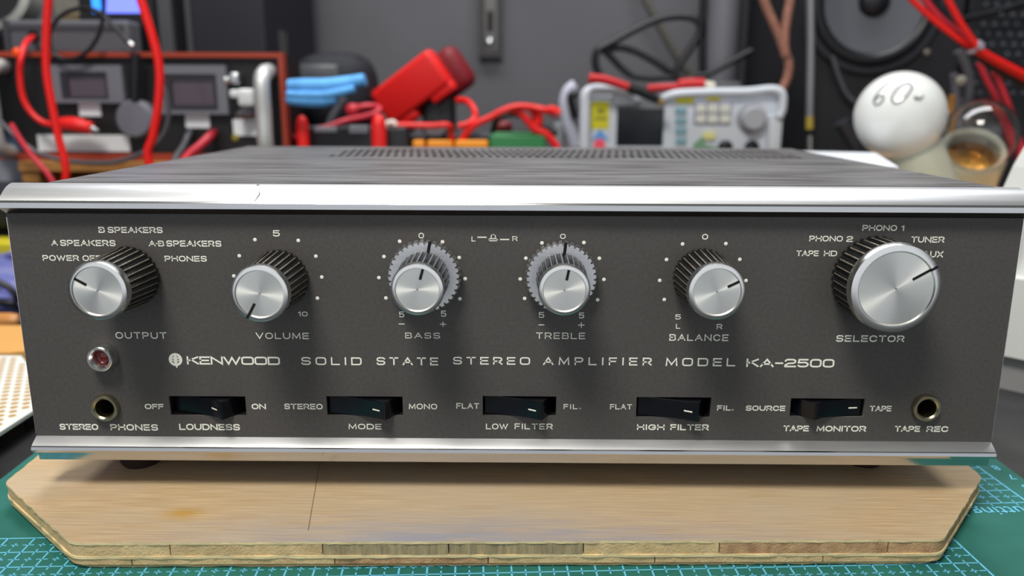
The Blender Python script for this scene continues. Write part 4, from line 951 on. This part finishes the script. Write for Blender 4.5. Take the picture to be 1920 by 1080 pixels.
for r in ((0.1449, 0.1613, 0.1099, 0.1155), (0.1729, 0.1854, 0.1124, 0.1157)):
    bm = new(); box(bm, r[0], r[1], YG-.0006, YG+.0002, r[2], r[3]); obj('yellow_label', bm, M_YEL, t)
r = (0.162, 0.1964, 0.0905, 0.1114); 
bm = new(); rbox(bm, r[0], r[1], YG-.001, YG+.002, r[2], r[3], .001); kp = obj('keypad', bm, mat('lilac_grey', (150, 146, 172), .5), t)
M_KEY = mat('ivory_key', (222, 224, 214), .5)
for r in ((0.1636, 0.1723, 0.1014, 0.109), (0.1742, 0.1834, 0.1015, 0.109), (0.1854, 0.1946, 0.1015, 0.1091), (0.1641, 0.1728, 0.0924, 0.1), (0.1747, 0.184, 0.0924, 0.1), (0.1859, 0.1951, 0.0925, 0.1001)):
    bm = new(); rbox(bm, r[0], r[1], YG-.003, YG, r[2], r[3], .001); obj('key', bm, M_KEY, kp)
p = (0.2144, 0.495, 0.097); rk = 0.0117
bm = new(); lathe(bm, [(rk*1.2, 0), (rk*1.2, .001), (rk, .0015), (rk*.95, .010), (rk*.8, .012), (0, .012)], (p[0], YG, p[2]), (0, -1, 0), 32); obj('dial_knob', bm, mat('pale_grey_knob', (164, 166, 174), .45), t, smooth=40)
r = (0.1712, 0.1825, 0.0775, 0.0847); bm = new(); rbox(bm, r[0], r[1], YG-.003, YG+.001, r[2], r[3], .001); obj('output_key', bm, mat('pale_yellow_key', (222, 220, 150), .5), t)
q = [(0.1629, 0.4993, 0.0736), (0.1713, 0.4993, 0.0809), (0.1737, 0.4993, 0.0736), (0.1851, 0.4993, 0.0708), (0.1855, 0.4993, 0.064), (0.1634, 0.4993, 0.0639)]; bm = new(); prism(bm, [(p[0], p[2]) for p in q], YG-.0007, YG, 'xz'); obj('green_label', bm, mat('green_print', (120, 160, 130), .6), t)
for px_ in (0, 1):
    p = ((0.1924, 0.495, 0.0706), (0.2167, 0.495, 0.0707))[px_]; rk = 0.0068
    bm = new(); lathe(bm, [(rk, 0), (rk, .002), (rk*.7, .004), (rk*.7, .010), (rk*.45, .010), (rk*.45, .002), (0, .002)], (p[0], YG, p[2]), (0, -1, 0), 24); obj('coaxial_socket', bm, mat('dark_chrome', (70, 74, 78), .3, .8), t, smooth=40)
# folded carrying handle at its left side
bm = new(); tube(bm, [(0.0561, 0.53, 0.1259), (0.0492, 0.53, 0.12), (0.0464, 0.53, 0.1087), (0.0487, 0.53, 0.0939), (0.053, 0.53, 0.0815), (0.0574, 0.53, 0.0689)], .0065, 10, 6); obj('side_handle', bm, M_WHT2, t, smooth=50)
bm = new(); tube(bm, [(0.0577, 0.522, 0.1186), (0.0508, 0.522, 0.1161), (0.053, 0.522, 0.1039), (0.0552, 0.522, 0.0956)], .0036, 8, 5); obj('handle_pivot', bm, M_BLACK, t, smooth=50)
bm = new(); p = (0.0419, 0.53, 0.0774); rbox(bm, p[0]-.006, p[0]+.004, .525, .56, BZ, p[2]+.014, .003); rbox(bm, p[0]+.004, p[0]+.013, .53, .56, BZ, p[2]+.004, .003)
tag(obj('grey_adapter_block', bm, mat('mid_grey_plastic', (120, 124, 128), .5), smooth=40), 'small grey adapter block left of the white signal generator', 'adapter')
# clips and black cable lying on the generator
t = thing('clip_lead_pair', 'black coaxial lead with red clips lying on the signal generator', 'test lead', (0.1151, 0.52, 0.1212))
bm = new(); tube(bm, [(0.0635, 0.476, 0.1311), (0.0756, 0.476, 0.1302), (0.0874, 0.476, 0.1271), (0.0983, 0.476, 0.1235)], lambda s: .0045-.0008*s, 10, 5); obj('red_boot', bm, mat('deep_red_plastic', (190, 30, 34), .4), t, smooth=50)
bm = new(); tube(bm, [(0.0983, 0.476, 0.1235), (0.1087, 0.476, 0.1199), (0.1182, 0.476, 0.1158), (0.125, 0.476, 0.1127)], lambda s: .0050-.0012*s, 10, 5); obj('black_boot', bm, M_BLACK, t, smooth=50)
bm = new(); tube(bm, [(0.124, 0.476, 0.1131), (0.1298, 0.476, 0.1099)], .0034, 10, 3); obj('brass_tip', bm, mat('brass', (176, 150, 104), .3, .8), t, smooth=50)
bm = new(); tube(bm, [(0.1235, 0.53, 0.1233), (0.1365, 0.53, 0.1243), (0.154, 0.53, 0.1249)], .0034, 8, 4); tube(bm, [(0.1524, 0.53, 0.1263), (0.1639, 0.53, 0.1274), (0.1764, 0.53, 0.1274)], .0058, 10, 4); obj('red_boot', bm, mat('deep_red_plastic', (190, 30, 34), .4), t, smooth=50)
bm = new(); tube(bm, [(0.176, 0.53, 0.1264), (0.1856, 0.53, 0.125)], .0045, 10, 3); obj('cream_tip', bm, mat('cream', (214, 208, 190), .4), t, smooth=50)
bm = new(); tube(bm, [(0.0805, 0.545, 0.1332), (0.0761, 0.545, 0.1421), (0.0749, 0.545, 0.1519), (0.0787, 0.545, 0.1597), (0.0916, 0.545, 0.1666), (0.1115, 0.545, 0.1773), (0.1312, 0.545, 0.186), (0.1486, 0.545, 0.1894), (0.1637, 0.545, 0.1885), (0.1726, 0.545, 0.1828), (0.1721, 0.545, 0.1727), (0.1629, 0.545, 0.1571), (0.1535, 0.545, 0.1424), (0.15, 0.545, 0.1305)], .0037, 8, 6); obj('cable_loop', bm, M_BLKC, t, smooth=50)
bm = new(); tube(bm, [(0.0813, 0.55, 0.158), (0.0975, 0.55, 0.161), (0.1129, 0.55, 0.1577), (0.1285, 0.55, 0.1503), (0.1416, 0.55, 0.1425), (0.1507, 0.55, 0.1356)], .0034, 8, 6); obj('cable_loop', bm, M_BLKC, t, smooth=50)
bm = new(); tube(bm, [(0.0852, 0.548, 0.157), (0.0925, 0.548, 0.1501), (0.1004, 0.548, 0.1423), (0.1109, 0.548, 0.1354), (0.1263, 0.548, 0.1335), (0.1443, 0.548, 0.1335), (0.1699, 0.548, 0.1316)], .0034, 8, 6); obj('cable_loop', bm, M_BLKC, t, smooth=50)
cable('black_mains_cable', [(0.1935, 0.64, 0.2464), (0.1953, 0.64, 0.2149), (0.1957, 0.64, 0.1882), (0.1972, 0.64, 0.1611), (0.1989, 0.64, 0.142), (0.2015, 0.64, 0.1354)], .0044, M_BLKC, 'straight black cable hanging in front of the grey pipe', 'cable')
cable('black_side_cable', [(0.1806, 0.6, 0.1359), (0.1941, 0.6, 0.1381), (0.2073, 0.6, 0.1445), (0.2256, 0.6, 0.155), (0.2386, 0.6, 0.1618)], .0034, M_BLKC, 'black cable curving right toward the loudspeaker cabinet', 'cable')
cable('olive_wall_wire', [(0.1482, 0.835, 0.2747), (0.1602, 0.835, 0.2428), (0.1778, 0.835, 0.2138), (0.1962, 0.835, 0.1844), (0.2133, 0.835, 0.1593), (0.2258, 0.835, 0.1446), (0.2307, 0.835, 0.1176)], .0036, mat('olive_sheath', (92, 90, 78), .6), 'olive grey wire slanting down the grey wall', 'cable')
x0, x1 = (0.2374, 0.8, 0.2014)[0], (0.2757, 0.8, 0.2015)[0]
bm = new(); lathe(bm, [((x1-x0)/2, BZ), ((x1-x0)/2, .6)], ((x0+x1)/2, .80, 0), (0, 0, 1), 24, True, True); tag(obj('grey_pipe', bm, mat('pale_grey_pipe', (112, 112, 120), .55), smooth=40), 'thick pale grey upright pipe left of the loudspeaker', 'pipe')
r = (0.1577, 0.2472, 0.1061, 0.1322)
bm = new(); rbox(bm, r[0], r[1], .66, .72, BZ, r[3], .004); tag(obj('grey_case_behind', bm, mat('grey_case_2', (98, 100, 104), .6)), 'grey case standing behind the white signal generator', 'case')

# --- loudspeaker
YS = .55
xa = (0.285, 0.55, 0.1569)[0]; xb = (0.4232, 0.55, 0.1574)[0]
t = thing('loudspeaker', 'black loudspeaker cabinet with a round woofer behind the light bulbs', 'loudspeaker', ((xa+xb)/2, .67, BZ))
M_SPK = mat('black_ash_vinyl', (27, 28, 33), .6, noise=.1, scale=200)
bm = new(); rbox(bm, xa, xb, YS, .80, BZ, .42, .002); obj('cabinet', bm, M_SPK, t)
p = (0.336, 0.55, 0.2044); ro = 0.0679
k = ro/130
bm = new(); lathe(bm, [(ro, 0), (ro, .003), (ro*.97, .005), (ro*.90, .005), (ro*.86, .002)], (p[0], YS, p[2]), (0, -1, 0), 64); dr = obj('driver_frame', bm, mat('driver_black', (34, 35, 41), .4), t, smooth=40)
bm = new(); lathe(bm, [(ro*.88, .0025), (ro*.85, .006), (ro*.79, .0078), (ro*.73, .006), (ro*.69, .002)], (p[0], YS, p[2]), (0, -1, 0), 64); obj('rubber_surround', bm, mat('surround_rubber', (24, 25, 30), .35), dr, smooth=60)
bm = new(); lathe(bm, [(ro*.70, .0025), (ro*.62, .0018), (ro*.40, .0), (ro*.20, -.0)], (p[0], YS-.0012, p[2]), (0, -1, 0), 64)
obj('cone', bm, mat('cone_grey', (92, 95, 102), .42, .2, coat=.2), dr, smooth=60)
bm = new(); lathe(bm, [(ro*.22, .0005), (ro*.21, .003), (ro*.16, .006), (ro*.09, .0080), (0, .0086)], (p[0], YS-.0015, p[2]), (0, -1, 0), 40); obj('dust_cap', bm, mat('dust_cap_black', (26, 27, 33), .3), dr, smooth=60)
for q in ((0.294, 0.55, 0.1588), (0.3912, 0.55, 0.1578)):
    bm = new(); lathe(bm, [(0.0042, 0), (0.0042, .002), (0.0026, .0035), (0, .004)], (q[0], YS, q[2]), (0, -1, 0), 16); obj('screw', bm, mat('dull_steel_screw', (130, 122, 116), .4, .7), t, smooth=50)
cable('copper_wire', [(0.2172, 0.53, 0.2305), (0.227, 0.53, 0.2028), (0.2361, 0.53, 0.1851), (0.2442, 0.53, 0.17), (0.2491, 0.53, 0.1581), (0.2545, 0.53, 0.1471), (0.254, 0.53, 0.134), (0.2499, 0.53, 0.1228), (0.2441, 0.53, 0.1071), (0.2403, 0.53, 0.0773)], .0042, mat('copper_braid', (150, 104, 88), .5, noise=.2, scale=300), 'longest copper brown wire hanging left of the loudspeaker', 'cable', 'copper wires by the loudspeaker')
cable('copper_wire', [(0.2479, 0.526, 0.23), (0.2497, 0.526, 0.2024), (0.2484, 0.526, 0.1885), (0.2475, 0.526, 0.1744), (0.248, 0.526, 0.1626), (0.2502, 0.526, 0.1531)], .0042, mat('copper_braid', (150, 104, 88), .5), 'short copper brown wire joining the longer one from the right', 'cable', 'copper wires by the loudspeaker')
t = thing('probe_rod', 'thin grey metal rod with yellow band standing before the loudspeaker', 'rod', (0.277, 0.52, 0.0769))
bm = new(); tube(bm, [(0.2647, 0.52, 0.2291), (0.2666, 0.52, 0.2018), (0.2711, 0.52, 0.1505), (0.2746, 0.52, 0.0986)], .0034, 10, 4); obj('shaft', bm, mat('grey_rod', (150, 150, 156), .35, .6), t, smooth=60)
bm = new(); tube(bm, [(0.2746, 0.52, 0.0986), (0.2756, 0.52, 0.0868)], .0034, 10, 2); obj('yellow_band', bm, mat('yellow_band', (170, 150, 62), .5), t, smooth=60)
bm = new(); tube(bm, [(0.2756, 0.52, 0.0868), (0.2761, 0.52, 0.0809)], .0022, 10, 2); obj('neck', bm, M_BLACK, t, smooth=60)
bm = new(); tube(bm, [(0.2761, 0.52, 0.0809), (0.2769, 0.52, 0.072)]+[(0.2794, 0.52, 0.043)], .0030, 10, 2); obj('tip', bm, M_SILVER, t, smooth=60)
cable('thin_black_lead', [(0.2979, 0.54, 0.154), (0.3075, 0.54, 0.132), (0.3165, 0.54, 0.1173), (0.333, 0.54, 0.1049)], .0022, M_GREYC, 'thin dark lead curving down to the white bulb', 'cable')
bm = new(); tube(bm, [(0.2972, 0.5, 0.0943), (0.304, 0.5, 0.0838), (0.3111, 0.5, 0.0718)], lambda s: .007-.002*s, 10, 4); tube(bm, [(0.3111, 0.5, 0.0718), (0.3157, 0.5, 0.045)], .004, 8, 3); tag(obj('black_probe_handle', bm, mat('satin_black', (48, 49, 56), .35), smooth=50), 'dark grey handle leaning left of the white bulb', 'handle')

# --- studded black panel at right
xa = (0.4521, 0.6, 0.1704)[0]; xb = xa+.26
t = thing('studded_panel', 'black panel covered with small round studs at the right', 'panel', ((xa+xb)/2, .62, BZ))
bm = new(); rbox(bm, xa, xb, .60, .64, BZ, .40, .003); obj('board', bm, mat('black_foam', (30, 31, 36), .5), t)
M_STUD = mat('grey_stud', (66, 68, 76), .28)
bm = new(); rs = 0.0030; px_ = 0.0111
lathe(bm, [(rs, 0), (rs*.85, rs*.7), (rs*.45, rs), (0, rs*1.08)], (0, 0, 0), (0, -1, 0), 10)
proto = None
for j in range(13):
    for i in range(6):
        x = xa+px_*(1.0+i)+(px_/2 if j % 2 else 0); z = (0.5086, 0.6, 0.1203)[2]+j*px_*.86
        if proto is None: proto = obj('stud', bm, M_STUD, t, smooth=60, loc=(x, .60, z))
        else:
            c2 = proto.copy(); COL.objects.link(c2); c2.location = (x, .60, z)
bm = new(); tube(bm, [(0.4321, 0.575, 0.1907), (0.4573, 0.575, 0.1958), (0.4921, 0.575, 0.2058), (0.5118, 0.575, 0.2117)], .003, 8, 3); tag(obj('black_bar', bm, M_BLKC, smooth=50), 'thin black bar slanting across the studded panel', 'bar')

# --- red and black twin cables, zip tie
B1 = [(0.2945, 0.4, 0.1971), (0.3082, 0.4, 0.1848), (0.3262, 0.4, 0.1711), (0.3441, 0.4, 0.1593), (0.3553, 0.4, 0.1526)]
cable('red_speaker_wire', B1+[(0.3665, 0.4, 0.1463), (0.3799, 0.4, 0.1395), (0.4022, 0.4, 0.1291), (0.429, 0.4, 0.1174)], .0024, M_RED, 'red wire of the bundle that passes lowest over the woofer', 'cable', 'red wires in tied bundle')
cable('red_speaker_wire', [(0.3183, 0.392, 0.2031), (0.3274, 0.392, 0.1878), (0.3368, 0.392, 0.174), (0.3455, 0.392, 0.1631), (0.3527, 0.392, 0.1553), (0.3608, 0.392, 0.149), (0.3749, 0.392, 0.142), (0.3968, 0.392, 0.1321), (0.4232, 0.392, 0.1214)], .0026, M_RED, 'red wire of the bundle that rises steepest to the top edge', 'cable', 'red wires in tied bundle')
cable('red_speaker_wire', [(0.3101, 0.41, 0.2016), (0.3185, 0.41, 0.1898), (0.3266, 0.41, 0.1811), (0.335, 0.41, 0.174), (0.3487, 0.41, 0.1644), (0.3608, 0.41, 0.1548)], .0026, M_PINK, 'faded red wire in the middle of the bundle', 'cable', 'red wires in tied bundle')
cable('black_speaker_wire', [(0.3418, 0.405, 0.1656), (0.3536, 0.405, 0.1545), (0.3653, 0.405, 0.1449), (0.3789, 0.405, 0.1368), (0.406, 0.405, 0.1235), (0.4331, 0.405, 0.1112)], .0026, M_BLKC, 'black wire running under the red bundle', 'cable')
cable('black_speaker_wire', [(0.3149, 0.415, 0.2062), (0.3331, 0.415, 0.1824), (0.3511, 0.415, 0.1664), (0.3643, 0.415, 0.1559), (0.3784, 0.415, 0.1511), (0.3965, 0.415, 0.143), (0.4234, 0.415, 0.1332)], .0026, M_BLKC, 'black wire running above the red bundle', 'cable')
bm = new(); c = (0.3547, 0.396, 0.1536); lathe(bm, [(.0062, -.0016), (.0066, 0), (.0062, .0016), (.0050, .0016), (.0050, -.0016), (.0062, -.0016)], (c[0], .398, c[2]), (.75, 0, -.6), 16); rbox(bm, c[0]-.002, c[0]+.003, .388, .393, c[2]-.002, c[2]+.003, .0008)
tag(obj('zip_tie', bm, mat('clear_grey_nylon', (150, 146, 160), .4), smooth=40), 'grey zip tie around the red wire bundle', 'zip tie')
cable('red_drop_wire', [(0.3938, 0.46, 0.1448), (0.402, 0.46, 0.1307), (0.4111, 0.46, 0.1175), (0.4226, 0.46, 0.0973), (0.4319, 0.46, 0.0806), (0.439, 0.46, 0.0632)]+[(.43, .46, BZ+.003)], .0025, M_PINK, 'left one of two red wires dropping behind the clear bulb', 'cable', 'red wires behind the clear bulb')
cable('red_drop_wire', [(0.3934, 0.435, 0.1366), (0.4002, 0.435, 0.1259), (0.4096, 0.435, 0.1088), (0.4178, 0.435, 0.0914), (0.4241, 0.435, 0.076), (0.4281, 0.435, 0.0605)]+[(.46, .432, BZ+.003)], .0025, M_PINK, 'right one of two red wires dropping behind the clear bulb', 'cable', 'red wires behind the clear bulb')
cable('grey_bent_cable', [(0.3796, 0.47, 0.1553), (0.3853, 0.47, 0.1465), (0.3909, 0.47, 0.1354), (0.394, 0.47, 0.1219), (0.3939, 0.47, 0.1084), (0.3956, 0.47, 0.0809)], .0042, M_GREYC, 'thick bent grey cable above the clear bulb', 'cable')
cable('grey_thin_cable', [(0.3732, 0.46, 0.1359), (0.3758, 0.46, 0.1262), (0.3787, 0.46, 0.1106), (0.3828, 0.46, 0.0813)], .0034, mat('light_grey_sheath', (110, 110, 120), .4), 'pale grey cable rising beside the white bulb', 'cable')
bm = new(); lathe(bm, [(.004, 0), (.004, .002), (0, .004)], (0.3772, 0.455, 0.1301), (0, -1, 0), 14); tag(obj('pale_bead', bm, mat('pale_bead', (180, 176, 164), .4), smooth=50), 'small pale bead between two grey cables', 'bead')
bm = new(); q = (0.3682, 0.3727, 0.0636, 0.1181); rbox(bm, q[0], q[1], .45, .455, BZ, q[3], .001); tag(obj('ochre_strip', bm, mat('ochre', (150, 104, 34), .6)), 'narrow ochre strip standing right of the white bulb', 'strip')
bm = new(); q = (0.3899, 0.3946, 0.0622, 0.1151); rbox(bm, q[0], q[1], .478, .484, BZ, q[3], .001); tag(obj('grey_strip', bm, mat('grey_strip', (104, 104, 104), .6)), 'narrow grey strip standing above the clear bulb', 'strip')

# --- bulbs in porcelain holders on a plank
M_OPAL = mat('opal_glass', (226, 228, 226), .14, 0, .5, coat=.3); M_PORC = mat('porcelain', (204, 206, 188), .22, 0, .5, coat=.3)
M_BRASS = mat('golden_contact', (206, 150, 62), .35, .7, noise=.4, scale=160)
c1 = Vector((0.2583, 0.3, 0.1035)); R1 = 0.0291
ax1 = Vector((-.46, -.16, .87)).normalized()
# plank
t = thing('plank', 'light wooden plank carrying the two porcelain lamp holders', 'plank', (.30, .28, BZ))
M_PLK = mat('pine_plank', (214, 168, 112), .6, noise=.15, scale=30, stretch=(6, 1, 6))
bm = new(); rbox(bm, .240, .44, .255, .425, .012, .024, .001); obj('top', bm, M_PLK, t)
for x in (.243, .42):
    bm = new(); rbox(bm, x, x+.016, .26, .42, BZ, .012, .001); obj('batten', bm, M_PLK, t)
def bulb(name, c, R, ax, m, label, clear=False):
    t = thing(name, label, 'light bulb', c - ax*R*2.0)
    neck = -R*1.22
    prof = [(0, R)]+[(R*math.sin(math.radians(a)), R*math.cos(math.radians(a))) for a in range(8, 130, 8)]
    prof += [(R*.70, -R*.70), (R*.60, -R*.85), (R*.52, -R*1.02), (R*.47, -R*1.25)]
    bm = new(); lathe(bm, prof, c, ax, 48)
    if clear:
        inner = [(max(0, r-.0005), h-.0005*(1 if h > 0 else -0)) for r, h in prof]
        b2 = new(); lathe(b2, inner, c, ax, 48); bmesh.ops.reverse_faces(b2, faces=b2.faces); merge(bm, b2)
        gl = obj('glass', bm, m, t, smooth=60)
    else: gl = obj('glass', bm, m, t, smooth=60)
    bm = new(); lathe(bm, [(R*.46, -R*1.25), (R*.44, -R*1.9), (R*.25, -R*2.0), (0, -R*2.0)], c, ax, 24); obj('screw_cap', bm, M_BRASS, t, smooth=40)
    return t
def holder(name, c, R, ax, lip, rin, rout, length, label):
    t = thing(name, label, 'lamp holder', c - ax*length)
    bm = new(); lathe(bm, [(rin*.92, -lip-.018), (rin, -lip-.002), (rin*1.02, -lip), ((rin+rout)/2, -lip+.0022), (rout*.98, -lip), (rout, -lip-.004), (rout*1.03, -lip-.020), (rout*1.12, -length+.004), (rout*1.12, -length), (0, -length)], c, ax, 48)
    obj('porcelain_shell', bm, M_PORC, t, smooth=40)
    bm = new(); lathe(bm, [(rin*.94, -lip-.008), (rin*.88, -lip-.016), (rin*.5, -lip-.018), (0, -lip-.018)], c, ax, 32); obj('contact_cup', bm, M_BRASS, t, smooth=40)
    return t
tb1 = bulb('light_bulb', c1, R1, ax1, M_OPAL, 'white opal light bulb marked 60 in grey pen')
holder('lamp_holder', c1, R1, ax1, R1*.84, R1*.61, R1*.70, R1*2.72, 'porcelain lamp holder gripping the white marked bulb')
INK = mat('grey_pen_ink', (96, 102, 106), .4)
PEN = [[(1664, 160), (1652, 170), (1643, 183), (1641, 193), (1646, 198), (1653, 195), (1657, 187), (1654, 181), (1647, 184), (1643, 190)],
       [(1697, 158), (1686, 161), (1676, 172), (1671, 186), (1676, 195), (1686, 192), (1696, 180), (1702, 167), (1697, 158)],
       [(1708, 182), (1710, 189), (1714, 184), (1717, 189), (1722, 181)]]
def on_sphere(px, py):
    """where the pen mark sits on the bulb: bulb-local direction from mark offsets measured on the bulb's face"""
    u, v = (px-1687)/82.0, (217-py)/82.0
    e = (Vector(CAM_POS)-c1); e = e.normalized(); rt = Vector((0, 0, 1)).cross(e).normalized(); up = e.cross(rt)
    return c1+(rt*u+up*v+e*math.sqrt(max(0, 1-u*u-v*v)))*(R1+.00005)
bm = new()
for st in PEN: tube(bm, [on_sphere(*q) for q in st], .00060, 6, 4)
obj('pen_mark', bm, INK, tb1, smooth=60)
M_CLEAR = mat('clear_glass', (250, 250, 250), .02, 0, .5, trans=1.0, ior=1.45)
c2 = Vector((0.3306, 0.33, 0.0898)); R2 = 0.0251; ax2 = Vector((-.16, -.66, .73)).normalized()
bulb('light_bulb', c2, R2, ax2, M_CLEAR, 'clear glass light bulb at the right, red wires seen through it', True)
holder('lamp_holder', c2, R2, ax2, R2*.62, R2*.72, R2*.92, R2*2.95, 'porcelain lamp holder with golden inside holding the clear bulb')
# --- white lid and white container at the right
t = thing('white_box', 'flat white box lying between the amplifier and white bulb', 'box', (.24, .30, BZ))
q = (0.2418, 0.4615, 0.07), (0.3063, 0.4445, 0.07), (0.2509, 0.2703, 0.07), (0.2038, 0.2677, 0.07)
bm = new(); prism(bm, [(.168, .298), (.226, .282), (.197, .172), (.168, .180)], BZ, .076, 'xy'); obj('tray', bm, mat('white_card', (216, 220, 228), .6), t)
bm = new(); prism(bm, [(.164, .3035), (.2370, .2835), (.1995, .166), (.164, .175)], .076, .080, 'xy'); obj('lid', bm, mat('white_card', (216, 220, 228), .6), t)
t = thing('white_container', 'white rounded plastic container at the right edge beside the amplifier', 'container', (.30, .19, BZ))
M_WC = mat('white_enamel', (224, 226, 222), .35, coat=.2)
bm = new(); prism(bm, [(.2460, .135), (.262, .118), (.36, .118), (.36, .245), (.262, .245), (.2510, .235)], -.012, .028, 'xy'); obj('tub', bm, M_WC, t)
bm = new(); prism(bm, [(.2490, .140), (.264, .124), (.36, .124), (.36, .240), (.264, .240), (.253, .230)], BZ, -.012, 'xy'); obj('base', bm, mat('grey_shadow_base', (150, 150, 150), .4), t)  # grey foot of the white tub: shade underneath put into the colour
bm = new(); prism(bm, [(.2540, .14), (.266, .128), (.36, .128), (.36, .236), (.266, .236), (.2565, .228)], .028, .062, 'xy'); obj('lid', bm, M_WC, t)
bm = new(); prism(bm, [(.2585, .062), (.264, .080), (.272, .098), (.36, .098), (.36, .062)], .150, .175, 'xz'); obj('spout_block', bm, M_WC, t)

# ================================================================== left of the amplifier
# perforated strip board
t = thing('perforated_board', 'white perforated board with gold pads left of the amplifier', 'circuit board', (-.235, .10, BZ))
ZB = -.0205
PB = [(-0.2118, 0.0304, -0.0205), (-0.2137, 0.0766, -0.0205), (-0.2601, 0.1516, -0.0205), (-0.2679, 0.104, -0.0205)]
a, bq = Vector(PB[0]), Vector(PB[1])
bm = new(); prism(bm, [(-.2105, .02), (-.2105, .088), (-.262, .150), (-.330, .150), (-.285, .02)], ZB-.0016, ZB, 'xy'); 
obj('board', bm, mat('white_board', (222, 226, 222), .45), t)
M_PAD = mat('gold_pad', (200, 158, 84), .45, .2)
u = (Vector((-.262, .150))-Vector((-.2105, .088))).normalized(); n2 = Vector((-u.y, u.x))*1
pad = None
bm = new(); lathe(bm, [(.0016, 0), (.0016, .0001), (0, .00012)], (0, 0, 0), (0, 0, 1), 14)
cnt = 0
for j in range(16):
    for i in range(26):
        x = -.2135-j*.0052-(i % 2)*.0026; y = .022+i*.0049
        if y < .146 and x > -.325+max(0, (.15-y))*.3 and (x < -.2135-max(0, y-.088)*.83) and cnt < 290:
            cnt += 1
            if pad is None: pad = obj('solder_pad', bm, M_PAD, t, loc=(x, y, ZB))
            else:
                c2_ = pad.copy(); COL.objects.link(c2_); c2_.location = (x, y, ZB)
for x, y in ((-.218, .03), (-.218, .08), (-.285, .03), (-.31, .14)):
    bm = new(); lathe(bm, [(.002, BZ), (.002, ZB-.0016)], (x, y, 0), (0, 0, 1), 10, True, True); obj('standoff', bm, M_BLACK, t)
# cardboard sheet behind it
t = thing('cardboard_box', 'flat tan cardboard piece behind the white perforated board', 'cardboard', (-.30, .2, BZ))
bm = new(); prism(bm, [(-.225, .168), (-.225, .205), (-.36, .205), (-.36, .152), (-.27, .152)], BZ, -.0195, 'xy'); obj('sheet', bm, mat('tan_cardboard', (214, 160, 88), .7), t)
# blue bag with objects
t = thing('blue_bag', 'crumpled blue violet bag standing left of the amplifier', 'bag', (-.36, .30, BZ))
bm = new(); bmesh.ops.create_grid(bm, x_segments=40, y_segments=24, size=1)
for v in bm.verts:
    x, y = v.co.x, v.co.y
    v.co = Vector((-.40+x*.13, .262+.05*(y+1)/2+.004*math.sin(x*17+y*5)+.003*math.sin(y*13-x*9), -.0195+(y+1)/2*.030+.001*math.sin(x*23)))
bmesh.ops.solidify(bm, geom=list(bm.faces), thickness=.002)
bag = obj('front_sheet', bm, mat('blue_violet_film', (92, 98, 160), .4, noise=.2, rgb2=(120, 126, 188), scale=40), t, smooth=60)
bm = new(); rbox(bm, -.53, -.275, .268, .318, BZ, -.0195, .004); obj('filling', bm, mat('blue_violet_dark', (80, 86, 140), .6), t)
zt = (-0.3608, 0.3, 0.0049)[2]
bm = new(); rbox(bm, -.53, (-0.3615, 0.312, 0.0057)[0]+.004, .305, .335, (-0.3661, 0.312, 0.0057)[2]-.003, (-0.3656, 0.312, 0.0096)[2]+.003, .002); tag(obj('yellow_edge_strip', bm, mat('yellow_green_tape', (196, 184, 40), .5)), 'yellow strip along the top edge of the blue bag', 'strip')
bm = new(); blob(bm, (-.420, .352, .033), .100, .024, .0175, 3.4); tag(obj('black_pouch', bm, M_POUCH, smooth=60), 'black soft pouch at the left edge above the yellow strip', 'pouch')
t = thing('side_support', 'dark box under the black pouch beyond the blue bag', 'box', (-.45, .345, BZ))
bm = new(); rbox(bm, -.56, -.345, .342, .375, BZ, .0155, .003); obj('body', bm, M_BLACK, t)
cable('black_bag_cable', [(-0.3473, 0.262, -0.0029), (-0.3407, 0.262, -0.0064), (-0.3348, 0.262, -0.01), (-0.3313, 0.262, -0.0158), (-0.3321, 0.264, -0.0233), (-0.3355, 0.262, -0.0202), (-0.3483, 0.26, -0.0191)], .0022, M_BLKC, 'black cable curving over the blue bag', 'cable')
t = thing('screwdriver', 'orange brown screwdriver handle lying before the blue bag', 'screwdriver', (-0.3199, 0.235, -0.0263))
bm = new(); tube(bm, [(-0.3405, 0.235, -0.0271), (-0.3301, 0.235, -0.026), (-0.3198, 0.235, -0.0252), (-0.3144, 0.235, -0.0252)], lambda s: .0060-.0022*s**3, 12, 5); obj('handle', bm, mat('amber_brown', (196, 134, 74), .35), t, smooth=60)
bm = new(); tube(bm, [(-0.3144, 0.235, -0.0252), (-0.3062, 0.235, -0.0248)], .0016, 8, 3); obj('shaft', bm, M_SILVER, t, smooth=60)
bm = new(); q = [(-0.328, 0.215, -0.0299), (-0.3147, 0.215, -0.0285), (-0.3037, 0.215, -0.0298), (-0.3033, 0.215, -0.0342), (-0.3093, 0.215, -0.037), (-0.3298, 0.215, -0.0422)]
prism(bm, [(p[0], p[2]) for p in q], .212, .230, 'xz'); tag(obj('black_clamp', bm, M_BLACK), 'black clamp end lying on the tan cardboard', 'clamp')
r = (-0.4344, -0.411, 0.0188, 0.0663)
bm = new(); rbox(bm, r[0], r[1], .42, .47, BZ, r[3], .003); tag(obj('grey_side_box', bm, mat('pale_grey_box', (150, 152, 164), .5)), 'pale grey box left of the wooden stand', 'box')
bm = new(); q = [(-0.4221, 0.4, 0.0847), (-0.4121, 0.4, 0.0797), (-0.4042, 0.4, 0.0742), (-0.3985, 0.4, 0.0755)]; tube(bm, q, .006, 10, 4); tag(obj('blue_grey_grip', bm, mat('blue_grey', (70, 84, 112), .5), smooth=60), 'blue grey grip above the pale grey box', 'grip')
